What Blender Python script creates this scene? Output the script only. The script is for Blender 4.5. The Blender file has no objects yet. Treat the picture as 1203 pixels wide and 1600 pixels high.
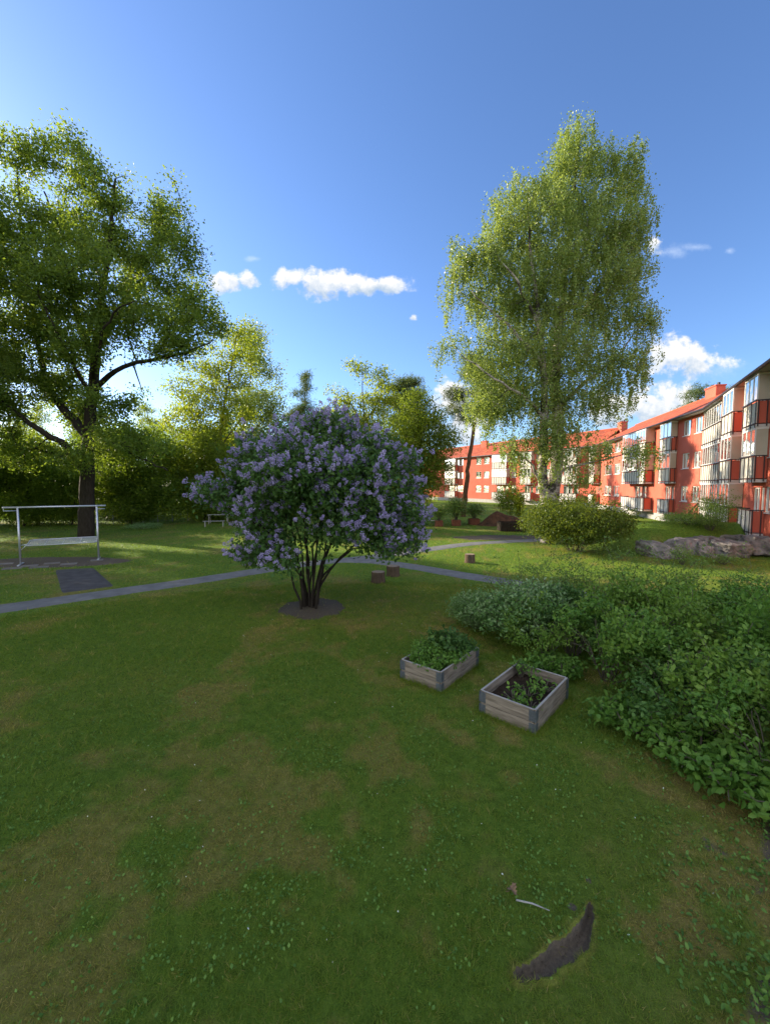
import bpy, math, random
import numpy as np
from mathutils import Vector, Matrix, Euler

R = math.radians
C = bpy.context.scene.collection
scene = bpy.context.scene

# ------------------------------------------------------------------ camera
CAM_H = 3.1            # eye height above the lawn (a raised ground-floor balcony)
PITCH = 3.75           # degrees below the horizontal
F = 640.0              # focal length in photograph pixels (1203 x 1600)
cam_d = bpy.data.cameras.new('camera')
cam_d.sensor_fit = 'VERTICAL'; cam_d.sensor_height = 24.0; cam_d.lens = 24.0 * F / 1600
cam_d.clip_start = 0.05; cam_d.clip_end = 3000
cam = bpy.data.objects.new('camera', cam_d); C.objects.link(cam)
cam.location = (0, 0, CAM_H); cam.rotation_euler = (R(90 - PITCH), 0, 0)
scene.camera = cam
# ------------------------------------------------------------------ light
SUN_AZ, SUN_EL = -62.0, 19.0       # azimuth from +Y (view direction), negative = left
scene.view_settings.view_transform = 'Standard'
scene.view_settings.look = 'None'
scene.view_settings.gamma = 1.0
scene.view_settings.exposure = 1.3
SKY_STR = 0.105
SKY_TINT = (0.70, 0.845, 1.10)
sd = bpy.data.lights.new('sun', 'SUN'); sd.energy = 4.5; sd.angle = R(0.53); sd.color = (1.0, 0.86, 0.66)
sun = bpy.data.objects.new('sun', sd); C.objects.link(sun)
sdir = Vector((math.sin(R(SUN_AZ)) * math.cos(R(SUN_EL)), math.cos(R(SUN_AZ)) * math.cos(R(SUN_EL)), math.sin(R(SUN_EL))))
sun.rotation_euler = sdir.to_track_quat('Z', 'Y').to_euler()
sun.location = (-40, 20, 30)
scene.cycles.max_bounces = 6; scene.cycles.diffuse_bounces = 3; scene.cycles.glossy_bounces = 3
scene.cycles.transmission_bounces = 4; scene.cycles.transparent_max_bounces = 8
scene.cycles.use_denoising = True
scene.cycles.sample_clamp_indirect = 4

# ------------------------------------------------------------------ photo geometry helpers
cp, sp = math.cos(R(PITCH)), math.sin(R(PITCH))
def ray(px, py):
    a = (px - 601.5) / F; b = -(py - 800) / F
    return a, cp + b * sp, -sp + b * cp
def G(px, py, z=0.0):              # point of the ground at height z seen there
    dx, dy, dz = ray(px, py); t = (z - CAM_H) / dz
    return (dx * t, dy * t)
def P(px, py, Y):                  # point at depth Y seen there
    dx, dy, dz = ray(px, py); t = Y / dy
    return np.array((dx * t, Y, CAM_H + dz * t))
def uv(px, py):
    dx, dy, dz = ray(px, py); return dx / dy, dz / dy

# ------------------------------------------------------------------ node helper
class NT:
    def __init__(s, tree): s.t = tree; s.n = tree.nodes; s.l = tree.links
    def new(s, typ, ins=None, **kw):
        n = s.n.new(typ)
        for k, v in kw.items(): setattr(n, k, v)
        for k, v in (ins or {}).items(): s.set(n, k, v)
        return n
    def set(s, n, k, v):
        sock = n.inputs[k]
        if isinstance(v, bpy.types.NodeSocket): s.l.new(v, sock)
        elif isinstance(v, bpy.types.Node): s.l.new(v.outputs[0], sock)
        else:
            if sock.type == 'RGBA' and len(v) == 3: v = (*v, 1)
            sock.default_value = v
    def math(s, op, a, b=None, c=None, clamp=False):
        n = s.n.new('ShaderNodeMath'); n.operation = op; n.use_clamp = clamp
        for i, v in enumerate((a, b, c)):
            if v is not None: s.set(n, i, v)
        return n.outputs[0]
    def vmath(s, op, a, b=None):
        n = s.n.new('ShaderNodeVectorMath'); n.operation = op
        for i, v in enumerate((a, b)):
            if v is not None: s.set(n, i, v)
        return n
    def noise(s, vec, scale, detail=4, rough=0.55, dist=0.0):
        n = s.new('ShaderNodeTexNoise', {'Scale': scale, 'Detail': detail, 'Roughness': rough, 'Distortion': dist})
        if vec is not None: s.set(n, 'Vector', vec)
        return n.outputs['Fac']
    def ramp(s, fac, stops):
        n = s.n.new('ShaderNodeValToRGB'); s.set(n, 0, fac); e = n.color_ramp.elements
        while len(e) < len(stops): e.new(0.5)
        for el, (p, c) in zip(e, stops):
            el.position = p; el.color = (*c, 1) if len(c) == 3 else c
        return n.outputs[0]
    def mixc(s, f, a, b, blend='MIX'):
        n = s.n.new('ShaderNodeMix'); n.data_type = 'RGBA'; n.blend_type = blend
        s.set(n, 0, f); s.set(n, 6, a); s.set(n, 7, b); return n.outputs[2]
    def sstep(s, x, a, b):
        n = s.n.new('ShaderNodeMapRange'); n.interpolation_type = 'SMOOTHSTEP'
        s.set(n, 0, x); s.set(n, 1, a); s.set(n, 2, b); return n.outputs[0]

# ------------------------------------------------------------------ world: sky and clouds
world = bpy.data.worlds.new('World'); scene.world = world; world.use_nodes = True
w = NT(world.node_tree); w.n.clear()
sky = w.new('ShaderNodeTexSky', sky_type='NISHITA')
sky.sun_disc = False; sky.sun_elevation = R(SUN_EL); sky.sun_rotation = R(SUN_AZ)
sky.altitude = 50; sky.air_density = 1.0; sky.dust_density = 0.55; sky.ozone_density = 2.2
skyc = w.mixc(1.0, sky.outputs[0], SKY_TINT, 'MULTIPLY')
tc = w.new('ShaderNodeTexCoord')
sep = w.new('ShaderNodeSeparateXYZ', {0: tc.outputs['Generated']})
yy = w.math('MAXIMUM', sep.outputs[1], 0.02)
comb = w.new('ShaderNodeCombineXYZ', {0: w.math('DIVIDE', sep.outputs[0], yy), 1: w.math('DIVIDE', sep.outputs[2], yy), 2: 0.0})
cv = comb.outputs[0]
nz = w.new('ShaderNodeTexNoise', {'Vector': w.vmath('MULTIPLY', cv, (1, 1.25, 1)).outputs[0], 'Scale': 16.0, 'Detail': 8.0, 'Roughness': 0.62})
nz2 = w.new('ShaderNodeTexNoise', {'Vector': cv, 'Scale': 42.0, 'Detail': 6.0, 'Roughness': 0.6})
def cloud_field(lst):
    tot = None; dyt = None
    for (px, py, a, b) in lst:
        u0, v0 = uv(px, py)
        d = w.vmath('SUBTRACT', cv, (u0, v0, 0)).outputs[0]
        d = w.vmath('MULTIPLY', d, (F / a, F / b, 0))
        ln = w.vmath('LENGTH', d.outputs[0]).outputs[1]
        m = w.math('SUBTRACT', 1.0, ln)
        sy = w.new('ShaderNodeSeparateXYZ', {0: d.outputs[0]}).outputs[1]
        # vertical position inside the cloud, weighted by being inside it
        wt = w.math('MULTIPLY', sy, w.math('MULTIPLY', w.math('MAXIMUM', w.math('ADD', m, 0.35), 0.0), 1.6, clamp=True))
        tot = m if tot is None else w.math('MAXIMUM', tot, m)
        dyt = wt if dyt is None else w.math('ADD', dyt, wt)
    return tot, dyt
def clouds(lst, k, lo, hi):
    tot, dy = cloud_field(lst)
    nn = w.math('ADD', w.math('MULTIPLY', w.math('SUBTRACT', nz.outputs['Fac'], 0.5), k), w.math('MULTIPLY', w.math('SUBTRACT', nz2.outputs['Fac'], 0.5), k * 0.45))
    return w.sstep(w.math('ADD', tot, nn), lo, hi), dy
puff = [(348, 441, 34, 20), (390, 438, 22, 14), (455, 436, 44, 20), (505, 443, 52, 27), (560, 446, 52, 20), (605, 446, 42, 16),
        (1045, 556, 44, 40), (1090, 568, 60, 26), (1030, 632, 75, 46), (960, 640, 60, 40), (1022, 382, 15, 18), (704, 632, 34, 44), (725, 672, 55, 34), (646, 497, 8, 6)]
wisp = [(1052, 394, 26, 13), (1085, 386, 32, 8), (398, 404, 16, 6), (1139, 392, 10, 6), (610, 445, 50, 14), (1120, 575, 50, 24), (215, 600, 25, 6)]
a1, dy1 = clouds(puff, 2.3, 0.02, 0.62)
a2, _ = clouds(wisp, 2.0, 0.0, 1.3)
shade = w.math('ADD', w.math('MULTIPLY', dy1, 0.42), w.math('MULTIPLY', nz2.outputs['Fac'], 1.3))
ccol = w.ramp(shade, [(0.25, (0.50, 0.62, 0.76)), (0.85, (1.08, 1.05, 1.0))])
CLOUD = 4.2
ccol = w.vmath('MULTIPLY', ccol, (CLOUD, CLOUD, CLOUD)).outputs[0]
final = w.mixc(w.math('MULTIPLY', a2, 0.42), skyc, (3.6, 4.1, 4.9))
final = w.mixc(w.math('MULTIPLY', a1, 0.94), final, ccol)
front = w.math('GREATER_THAN', sep.outputs[1], 0.03)
# bright cloud added in the unseen sky behind the camera to fill the shade
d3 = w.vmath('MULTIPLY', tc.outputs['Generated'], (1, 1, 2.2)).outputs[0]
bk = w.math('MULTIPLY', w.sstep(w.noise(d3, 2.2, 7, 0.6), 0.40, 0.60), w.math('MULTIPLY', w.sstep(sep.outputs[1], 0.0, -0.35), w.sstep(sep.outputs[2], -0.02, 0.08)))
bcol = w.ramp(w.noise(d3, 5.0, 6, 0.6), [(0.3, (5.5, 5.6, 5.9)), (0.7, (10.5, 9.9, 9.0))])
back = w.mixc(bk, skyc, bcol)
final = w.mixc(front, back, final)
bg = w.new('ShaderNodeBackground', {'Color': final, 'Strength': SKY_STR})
w.l.new(bg.outputs[0], w.new('ShaderNodeOutputWorld').inputs[0])

# ------------------------------------------------------------------ materials
def mat(name):
    m = bpy.data.materials.new(name); m.use_nodes = True
    nt = NT(m.node_tree); nt.n.clear()
    out = nt.new('ShaderNodeOutputMaterial')
    return m, nt, out
def pbr(name, col, rough=0.7, var=0.25, scale=8.0, bump=0.2, spec=0.4, metal=0.0, dark=None, stretch=(1, 1, 1), bscale=None, bdist=0.02):
    m, nt, out = mat(name)
    tcn = nt.new('ShaderNodeTexCoord')
    vec = nt.vmath('MULTIPLY', tcn.outputs['Object'], stretch).outputs[0]
    n1 = nt.noise(vec, scale, 6, 0.6)
    dark = dark or tuple(c * (1 - var) for c in col)
    c = nt.ramp(n1, [(0.3, dark), (0.7, col)])
    b = nt.new('ShaderNodeBump', {'Height': nt.noise(vec, bscale or scale * 3, 6, 0.65), 'Strength': bump, 'Distance': bdist})
    p = nt.new('ShaderNodeBsdfPrincipled', {'Base Color': c, 'Roughness': rough, 'Metallic': metal, 'Specular IOR Level': spec, 'Normal': b.outputs[0]})
    nt.l.new(p.outputs[0], out.inputs[0]); return m
def leafmat(name, c0, c1, c2, trans, tf=0.4, rough=0.5):
    """tint attribute 0..1 picks the leaf's own colour; thin leaves let light through"""
    m, nt, out = mat(name)
    at = nt.new('ShaderNodeAttribute', attribute_name='tint')
    c = nt.ramp(at.outputs['Fac'], [(0.0, c0), (0.5, c1), (1.0, c2)])
    p = nt.new('ShaderNodeBsdfPrincipled', {'Base Color': c, 'Roughness': rough, 'Specular IOR Level': 0.18})
    tcol = nt.mixc(0.5, nt.mixc(1.0, c, (3.0, 3.0, 1.5), 'MULTIPLY'), trans)
    t = nt.new('ShaderNodeBsdfTranslucent', {'Color': tcol})
    mx = nt.new('ShaderNodeMixShader', {0: tf, 1: p.outputs[0], 2: t.outputs[0]})
    nt.l.new(mx.outputs[0], out.inputs[0]); return m

M = {}
M['oak_leaf'] = leafmat('oak_leaf', (0.0572, 0.0955, 0.0208), (0.0952, 0.1512, 0.0276), (0.1809, 0.2389, 0.0432), (0.38, 0.46, 0.03), 0.42)
M['birch_leaf'] = leafmat('birch_leaf', (0.0936, 0.14, 0.0387), (0.1716, 0.2408, 0.0605), (0.312, 0.3864, 0.1452), (0.46, 0.48, 0.08), 0.32, 0.32)
M['lime_leaf'] = leafmat('lime_leaf', (0.0756, 0.1104, 0.014), (0.126, 0.1711, 0.02), (0.2016, 0.2208, 0.03), (0.55, 0.60, 0.03), 0.48)
M['maple_leaf'] = leafmat('maple_leaf', (0.0643, 0.1071, 0.0154), (0.1094, 0.1637, 0.022), (0.1673, 0.2141, 0.033), (0.42, 0.48, 0.03), 0.40)
M['needle'] = leafmat('needle', (0.0546, 0.0878, 0.0281), (0.0975, 0.1463, 0.0406), (0.195, 0.2048, 0.0624), (0.22, 0.25, 0.04), 0.2)
M['dark_leaf'] = leafmat('dark_leaf', (0.0511, 0.0924, 0.0127), (0.0884, 0.1427, 0.019), (0.1573, 0.2098, 0.0253), (0.34, 0.44, 0.02), 0.42)
M['lilac_leaf'] = leafmat('lilac_leaf', (0.0416, 0.096, 0.026), (0.0672, 0.1408, 0.0364), (0.12, 0.2, 0.0468), (0.20, 0.34, 0.05), 0.25)
M['shrub_leaf'] = leafmat('shrub_leaf', (0.0627, 0.1416, 0.0231), (0.1066, 0.2154, 0.0357), (0.1756, 0.2955, 0.0524), (0.22, 0.42, 0.05), 0.22, 0.45)
M['shrub_leaf_b'] = leafmat('shrub_leaf_b', (0.0852, 0.1628, 0.0255), (0.1346, 0.2376, 0.0382), (0.2153, 0.3168, 0.0595), (0.30, 0.45, 0.05), 0.22, 0.45)
M['shrub_leaf_c'] = leafmat('shrub_leaf_c', (0.0493, 0.11, 0.0255), (0.0807, 0.1672, 0.0382), (0.1346, 0.2376, 0.0595), (0.2, 0.38, 0.05), 0.22, 0.45)
M['pale_leaf'] = leafmat('pale_leaf', (0.0836, 0.1777, 0.0454), (0.132, 0.2431, 0.0702), (0.2992, 0.3927, 0.2063), (0.28, 0.42, 0.12), 0.2, 0.45)
M['wisp_leaf'] = leafmat('wisp_leaf', (0.077, 0.14, 0.033), (0.126, 0.21, 0.0495), (0.196, 0.28, 0.066), (0.30, 0.40, 0.06), 0.3)
M['gold_leaf'] = leafmat('gold_leaf', (0.0301, 0.0576, 0.0087), (0.0577, 0.0922, 0.0131), (0.0904, 0.121, 0.0204), (0.38, 0.42, 0.03), 0.28)
M['weed_leaf'] = leafmat('weed_leaf', (0.0595, 0.1275, 0.0264), (0.102, 0.204, 0.0384), (0.17, 0.289, 0.06), (0.18, 0.30, 0.05), 0.2)
M['petal'] = leafmat('petal', (0.27, 0.225, 0.44), (0.38, 0.33, 0.58), (0.56, 0.51, 0.76), (0.50, 0.40, 0.75), 0.25, 0.6)
M['white_petal'] = leafmat('white_petal', (0.35, 0.42, 0.30), (0.55, 0.6, 0.5), (0.75, 0.78, 0.7), (0.5, 0.55, 0.4), 0.2, 0.6)
M['bark_dark'] = pbr('bark_dark', (0.062, 0.050, 0.038), 0.9, 0.55, 3, 0.9, 0.1, stretch=(6, 6, 1), bscale=6, bdist=0.06)
M['bark_pine'] = pbr('bark_pine', (0.20, 0.115, 0.065), 0.9, 0.5, 3, 0.8, 0.1, stretch=(5, 5, 1), bscale=6, bdist=0.05)
M['bark_grey'] = pbr('bark_grey', (0.16, 0.14, 0.105), 0.9, 0.5, 3, 0.6, 0.1, stretch=(5, 5, 1), bdist=0.04)
M['wood'] = pbr('weathered_wood', (0.37, 0.31, 0.245), 0.85, 0.45, 2.6, 0.6, 0.1, dark=(0.13, 0.105, 0.08), stretch=(1, 1, 9), bscale=5, bdist=0.006)
M['bench_wood'] = pbr('bench_wood', (0.42, 0.40, 0.36), 0.8, 0.3, 4, 0.2)
M['galv'] = pbr('galvanised_steel', (0.68, 0.70, 0.73), 0.42, 0.2, 20, 0.05, 0.5, 0.75)
M['hinge'] = pbr('hinge_steel', (0.20, 0.22, 0.26), 0.45, 0.4, 30, 0.1, 0.5, 0.6)
M['asphalt'] = pbr('asphalt', (0.215, 0.215, 0.21), 0.9, 0.38, 2.6, 0.7, 0.2, bscale=70, bdist=0.004)
M['asphalt_dark'] = pbr('asphalt_dark', (0.105, 0.10, 0.10), 0.9, 0.45, 3.2, 0.5, 0.2, bscale=90, bdist=0.004)
M['soil'] = pbr('soil', (0.065, 0.046, 0.032), 0.95, 0.6, 10, 1.0, 0.1, bscale=30, bdist=0.03)
M['gravel'] = pbr('gravel', (0.20, 0.165, 0.125), 0.95, 0.5, 5, 1.0, 0.1, dark=(0.09, 0.07, 0.05), bscale=40, bdist=0.02)
M['dirt'] = pbr('bare_dirt', (0.15, 0.125, 0.10), 0.95, 0.5, 3, 1.0, 0.1, dark=(0.05, 0.04, 0.028), bscale=40, bdist=0.02)
M['slab'] = pbr('paving_slab', (0.20, 0.18, 0.16), 0.9, 0.35, 6, 0.3)
M['red_soil'] = pbr('reddish_soil', (0.15, 0.075, 0.045), 0.95, 0.6, 2.5, 1.0, 0.1, dark=(0.045, 0.03, 0.02), bscale=8, bdist=0.08)
M['rock'] = pbr('rock', (0.42, 0.385, 0.35), 0.85, 0.5, 1.9, 1.0, 0.2, dark=(0.085, 0.08, 0.075), bscale=5, bdist=0.14)
M['stump'] = pbr('stump_bark', (0.155, 0.11, 0.075), 0.9, 0.55, 6, 0.9, 0.1, stretch=(5, 5, 1), bdist=0.02)
M['stump_top'] = pbr('stump_top', (0.32, 0.24, 0.16), 0.85, 0.5, 9, 0.3)
M['planter_red'] = pbr('rusty_planter', (0.24, 0.085, 0.045), 0.8, 0.5, 7, 0.3)
M['white'] = pbr('white_paint', (0.72, 0.70, 0.65), 0.5, 0.10, 3, 0.03)
M['cream'] = pbr('cream_panel', (0.52, 0.45, 0.35), 0.5, 0.12, 1.5, 0.03)
M['gutter'] = pbr('gutter_metal', (0.045, 0.045, 0.05), 0.45, 0.2, 5, 0.03, metal=0.3)
M['rail'] = pbr('rail_metal', (0.062, 0.052, 0.055), 0.5, 0.2, 9, 0.03, metal=0.3)
M['plinth'] = pbr('plinth_concrete', (0.42, 0.41, 0.39), 0.9, 0.25, 2, 0.3)
M['slab_edge'] = pbr('balcony_concrete', (0.62, 0.60, 0.57), 0.85, 0.25, 3, 0.2)
M['leaf_brown'] = pbr('dead_leaf', (0.27, 0.17, 0.09), 0.8, 0.4, 30, 0.2)
M['twig'] = pbr('bleached_wood', (0.42, 0.41, 0.38), 0.8, 0.3, 30, 0.2)
M['curtain'] = pbr('curtain_cloth', (0.72, 0.68, 0.58), 0.9, 0.35, 2.2, 0.2, stretch=(6, 6, 0.3))
# rendered wall: red-orange plaster
m, nt, out = mat('red_plaster')
g = nt.new('ShaderNodeNewGeometry').outputs['Position']
c = nt.ramp(nt.noise(g, 0.5, 6, 0.6), [(0.3, (0.48, 0.112, 0.072)), (0.7, (0.58, 0.148, 0.098))])
st = nt.noise(nt.vmath('MULTIPLY', g, (2.5, 2.5, 0.25)).outputs[0], 1.0, 4)
c = nt.mixc(nt.math('MULTIPLY', nt.sstep(st, 0.55, 0.75), 0.35), c, (0.35, 0.085, 0.05))
b = nt.new('ShaderNodeBump', {'Height': nt.noise(g, 25, 4), 'Strength': 0.35, 'Distance': 0.01})
p = nt.new('ShaderNodeBsdfPrincipled', {'Base Color': c, 'Roughness': 0.9, 'Specular IOR Level': 0.15, 'Normal': b.outputs[0]})
nt.l.new(p.outputs[0], out.inputs[0]); M['plaster'] = m
# roof tiles: v runs up the slope in metres, u along the eave (from the mesh's own uv)
m, nt, out = mat('roof_tiles')
uvn = nt.new('ShaderNodeUVMap')
su = nt.new('ShaderNodeSeparateXYZ', {0: uvn.outputs[0]})
wu = nt.math('ABSOLUTE', nt.math('SINE', nt.math('MULTIPLY', su.outputs[0], math.pi / 0.3)))
wv = nt.math('FRACT', nt.math('MULTIPLY', su.outputs[1], 1 / 0.34))
hgt = nt.math('ADD', wu, nt.math('MULTIPLY', wv, -0.6))
cell = nt.new('ShaderNodeTexWhiteNoise', {0: nt.vmath('FLOOR', nt.vmath('MULTIPLY', uvn.outputs[0], (3.33, 2.94, 1)).outputs[0]).outputs[0]})
c = nt.ramp(cell.outputs[0], [(0.0, (0.30, 0.062, 0.030)), (0.6, (0.42, 0.092, 0.040)), (1.0, (0.50, 0.13, 0.055))])
c = nt.mixc(nt.sstep(nt.noise(uvn.outputs[0], 0.7, 5), 0.5, 0.8), c, (0.26, 0.085, 0.05))
b = nt.new('ShaderNodeBump', {'Height': hgt, 'Strength': 1.0, 'Distance': 0.05})
p = nt.new('ShaderNodeBsdfPrincipled', {'Base Color': c, 'Roughness': 0.75, 'Specular IOR Level': 0.3, 'Normal': b.outputs[0]})
nt.l.new(p.outputs[0], out.inputs[0]); M['tiles'] = m
# brick for chimneys
m, nt, out = mat('chimney_brick')
tcn = nt.new('ShaderNodeTexCoord')
br = nt.new('ShaderNodeTexBrick', {'Vector': tcn.outputs['Object'], 'Color1': (0.36, 0.10, 0.06), 'Color2': (0.28, 0.075, 0.05), 'Mortar': (0.3, 0.18, 0.13), 'Scale': 1.0, 'Brick Width': 0.25, 'Row Height': 0.08, 'Mortar Size': 0.01})
p = nt.new('ShaderNodeBsdfPrincipled', {'Base Color': br.outputs[0], 'Roughness': 0.9})
nt.l.new(p.outputs[0], out.inputs[0]); M['brick'] = m
# window glass (thin pane) and darker room behind
m, nt, out = mat('window_glass')
tr = nt.new('ShaderNodeBsdfTransparent', {'Color': (0.80, 0.88, 0.90)})
gl = nt.new('ShaderNodeBsdfGlossy', {'Color': (0.95, 0.97, 1.0), 'Roughness': 0.03})
gm = nt.new('ShaderNodeNewGeometry').outputs['Position']
bb = nt.new('ShaderNodeBump', {'Height': nt.noise(gm, 1.1, 2), 'Strength': 0.25, 'Distance': 0.05}); nt.l.new(bb.outputs[0], gl.inputs['Normal'])
lw = nt.new('ShaderNodeLayerWeight', {'Blend': 0.35})
mx = nt.new('ShaderNodeMixShader', {0: nt.math('MULTIPLY_ADD', lw.outputs['Fresnel'], 0.75, 0.12, clamp=True), 1: tr.outputs[0], 2: gl.outputs[0]})
nt.l.new(mx.outputs[0], out.inputs[0]); M['glass'] = m
M['room'] = pbr('room_dark', (0.10, 0.095, 0.09), 0.8, 0.5, 0.8, 0.0)
# birch bark
m, nt, out = mat('birch_bark')
tcn = nt.new('ShaderNodeTexCoord')
n1 = nt.noise(nt.vmath('MULTIPLY', tcn.outputs['Object'], (1.2, 1.2, 5.5)).outputs[0], 1.5, 6, 0.7)
n2 = nt.noise(tcn.outputs['Object'], 1.1, 5, 0.7)
c = nt.ramp(n1, [(0.36, (0.05, 0.042, 0.035)), (0.50, (0.46, 0.40, 0.35)), (0.7, (0.68, 0.61, 0.54))])
c = nt.mixc(nt.sstep(n2, 0.47, 0.57), c, (0.055, 0.045, 0.035))
b = nt.new('ShaderNodeBump', {'Height': n1, 'Strength': 0.8, 'Distance': 0.04})
p = nt.new('ShaderNodeBsdfPrincipled', {'Base Color': c, 'Roughness': 0.8, 'Normal': b.outputs[0]})
nt.l.new(p.outputs[0], out.inputs[0]); M['birch_bark'] = m
# lawn ground
m, nt, out = mat('lawn_ground')
g = nt.new('ShaderNodeNewGeometry').outputs['Position']
at = nt.new('ShaderNodeAttribute', attribute_name='dirt')
dr = nt.new('ShaderNodeAttribute', attribute_name='dry')
n2 = nt.noise(g, 60, 4, 0.7)
n4 = nt.noise(g, 9.0, 5, 0.7)
c = nt.ramp(n4, [(0.30, (0.055, 0.095, 0.012)), (0.50, (0.095, 0.165, 0.020)), (0.70, (0.14, 0.21, 0.03))])
dry = nt.ramp(n4, [(0.3, (0.13, 0.115, 0.03)), (0.7, (0.235, 0.195, 0.06))])
c = nt.mixc(dr.outputs['Fac'], c, dry)
c = nt.mixc(nt.sstep(n2, 0.35, 0.75), c, nt.mixc(1.0, c, (1.5, 1.45, 1.4), 'MULTIPLY'))
soil = nt.ramp(nt.noise(g, 45, 6, 0.8), [(0.3, (0.070, 0.058, 0.044)), (0.7, (0.165, 0.135, 0.10))])
c = nt.mixc(nt.sstep(nt.math('ADD', at.outputs['Fac'], nt.math('MULTIPLY', nt.math('SUBTRACT', n2, 0.5), 0.18)), 0.38, 0.58), c, soil)
b = nt.new('ShaderNodeBump', {'Height': nt.noise(g, 38, 6, 0.75), 'Strength': nt.math('MULTIPLY_ADD', at.outputs['Fac'], -0.6, 0.85, clamp=True), 'Distance': 0.03})
p = nt.new('ShaderNodeBsdfPrincipled', {'Base Color': c, 'Roughness': 0.9, 'Specular IOR Level': 0.1, 'Normal': b.outputs[0]})
nt.l.new(p.outputs[0], out.inputs[0]); M['lawn'] = m
m, nt, out = mat('grass_blade')
at = nt.new('ShaderNodeAttribute', attribute_name='tint')
c = nt.ramp(at.outputs['Fac'], [(0.0, (0.086, 0.152, 0.019)), (0.35, (0.142, 0.218, 0.026)), (0.7, (0.21, 0.205, 0.042)), (1.0, (0.34, 0.29, 0.11))])
p = nt.new('ShaderNodeBsdfPrincipled', {'Base Color': c, 'Roughness': 0.6, 'Specular IOR Level': 0.25})
t = nt.new('ShaderNodeBsdfTranslucent', {'Color': nt.mixc(1.0, c, (2.6, 2.4, 1.2), 'MULTIPLY')})
mx = nt.new('ShaderNodeMixShader', {0: 0.35, 1: p.outputs[0], 2: t.outputs[0]})
nt.l.new(mx.outputs[0], out.inputs[0]); M['grass'] = m

# ------------------------------------------------------------------ mesh helpers
def tag(o, label=None, cat=None, group=None, kind=None):
    if label: o['label'] = label
    if cat: o['category'] = cat
    if group: o['group'] = group
    if kind: o['kind'] = kind
    return o
def empty(name, loc, label, cat, group=None, rz=0.0):
    o = bpy.data.objects.new(name, None); C.objects.link(o); o.empty_display_size = 0.2
    o.location = loc; o.rotation_euler = (0, 0, rz)
    return tag(o, label, cat, group)
def link_mesh(name, me, parent=None):
    o = bpy.data.objects.new(name, me); C.objects.link(o)
    if parent is not None:
        o.parent = parent
    return o
def np_mesh(name, V, Fc, material, parent=None, tint=None, smooth=False, attrs=None):
    """V (n,3) in the parent's local space, Fc (m,k) with constant k"""
    V = np.ascontiguousarray(V, dtype=np.float32); Fc = np.ascontiguousarray(Fc, dtype=np.int32)
    me = bpy.data.meshes.new(name)
    me.vertices.add(len(V)); me.vertices.foreach_set('co', V.ravel())
    k = Fc.shape[1]
    me.loops.add(Fc.size); me.loops.foreach_set('vertex_index', Fc.ravel())
    me.polygons.add(len(Fc)); me.polygons.foreach_set('loop_start', np.arange(0, Fc.size, k, dtype=np.int32))
    me.polygons.foreach_set('loop_total', np.full(len(Fc), k, dtype=np.int32))
    if smooth: me.polygons.foreach_set('use_smooth', np.ones(len(Fc), dtype=bool))
    for nm, arr in {**({'tint': tint} if tint is not None else {}), **(attrs or {})}.items():
        a = me.attributes.new(nm, 'FLOAT', 'POINT'); a.data.foreach_set('value', np.ascontiguousarray(arr, dtype=np.float32))
    me.materials.append(material); me.update(calc_edges=True)
    return link_mesh(name, me, parent)
class MB:
    """collects shapes into one mesh"""
    def __init__(s): s.v = []; s.f = []; s.mi = []; s.uv = {}
    def add(s, vs, fs, mi=0):
        o = len(s.v); s.v += [tuple(map(float, v)) for v in vs]
        for f in fs: s.f.append([i + o for i in f]); s.mi.append(mi)
    def box(s, c, d, rot=None, mi=0):
        x, y, z = (q / 2 for q in d)
        vs = [Vector(p) for p in ((-x, -y, -z), (x, -y, -z), (x, y, -z), (-x, y, -z), (-x, -y, z), (x, -y, z), (x, y, z), (-x, y, z))]
        if rot is not None: vs = [rot @ v for v in vs]
        vs = [v + Vector(c) for v in vs]
        s.add(vs, [(0, 3, 2, 1), (4, 5, 6, 7), (0, 1, 5, 4), (1, 2, 6, 5), (2, 3, 7, 6), (3, 0, 4, 7)], mi)
    def tube(s, pts, r, n=8, mi=0, cap=True):
        pts = [Vector(p) for p in pts]; rings = []
        rr = r if isinstance(r, (list, tuple)) else [r] * len(pts)
        for i, p in enumerate(pts):
            d = (pts[min(i + 1, len(pts) - 1)] - pts[max(i - 1, 0)]).normalized()
            a = Vector((0, 0, 1)) if abs(d.z) < 0.9 else Vector((1, 0, 0))
            u = d.cross(a).normalized(); v = d.cross(u)
            rings.append([p + (u * math.cos(2 * math.pi * k / n) + v * math.sin(2 * math.pi * k / n)) * rr[i] for k in range(n)])
        vs = [q for ring in rings for q in ring]; fs = []
        for i in range(len(pts) - 1):
            for k in range(n):
                fs.append((i * n + k, i * n + (k + 1) % n, (i + 1) * n + (k + 1) % n, (i + 1) * n + k))
        if cap: fs += [tuple(range(n))[::-1], tuple((len(pts) - 1) * n + k for k in range(n))]
        s.add(vs, fs, mi)
    def build(s, name, mats, parent=None, smooth=False, bevel=0.0):
        me = bpy.data.meshes.new(name); me.from_pydata(s.v, [], s.f)
        for m in (mats if isinstance(mats, (list, tuple)) else [mats]): me.materials.append(m)
        me.polygons.foreach_set('material_index', s.mi)
        if smooth: me.polygons.foreach_set('use_smooth', [True] * len(s.f))
        me.update(); me.validate()
        o = link_mesh(name, me, parent)
        if bevel:
            b = o.modifiers.new('bevel', 'BEVEL'); b.width = bevel; b.segments = 2; b.limit_method = 'ANGLE'
        return o
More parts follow.
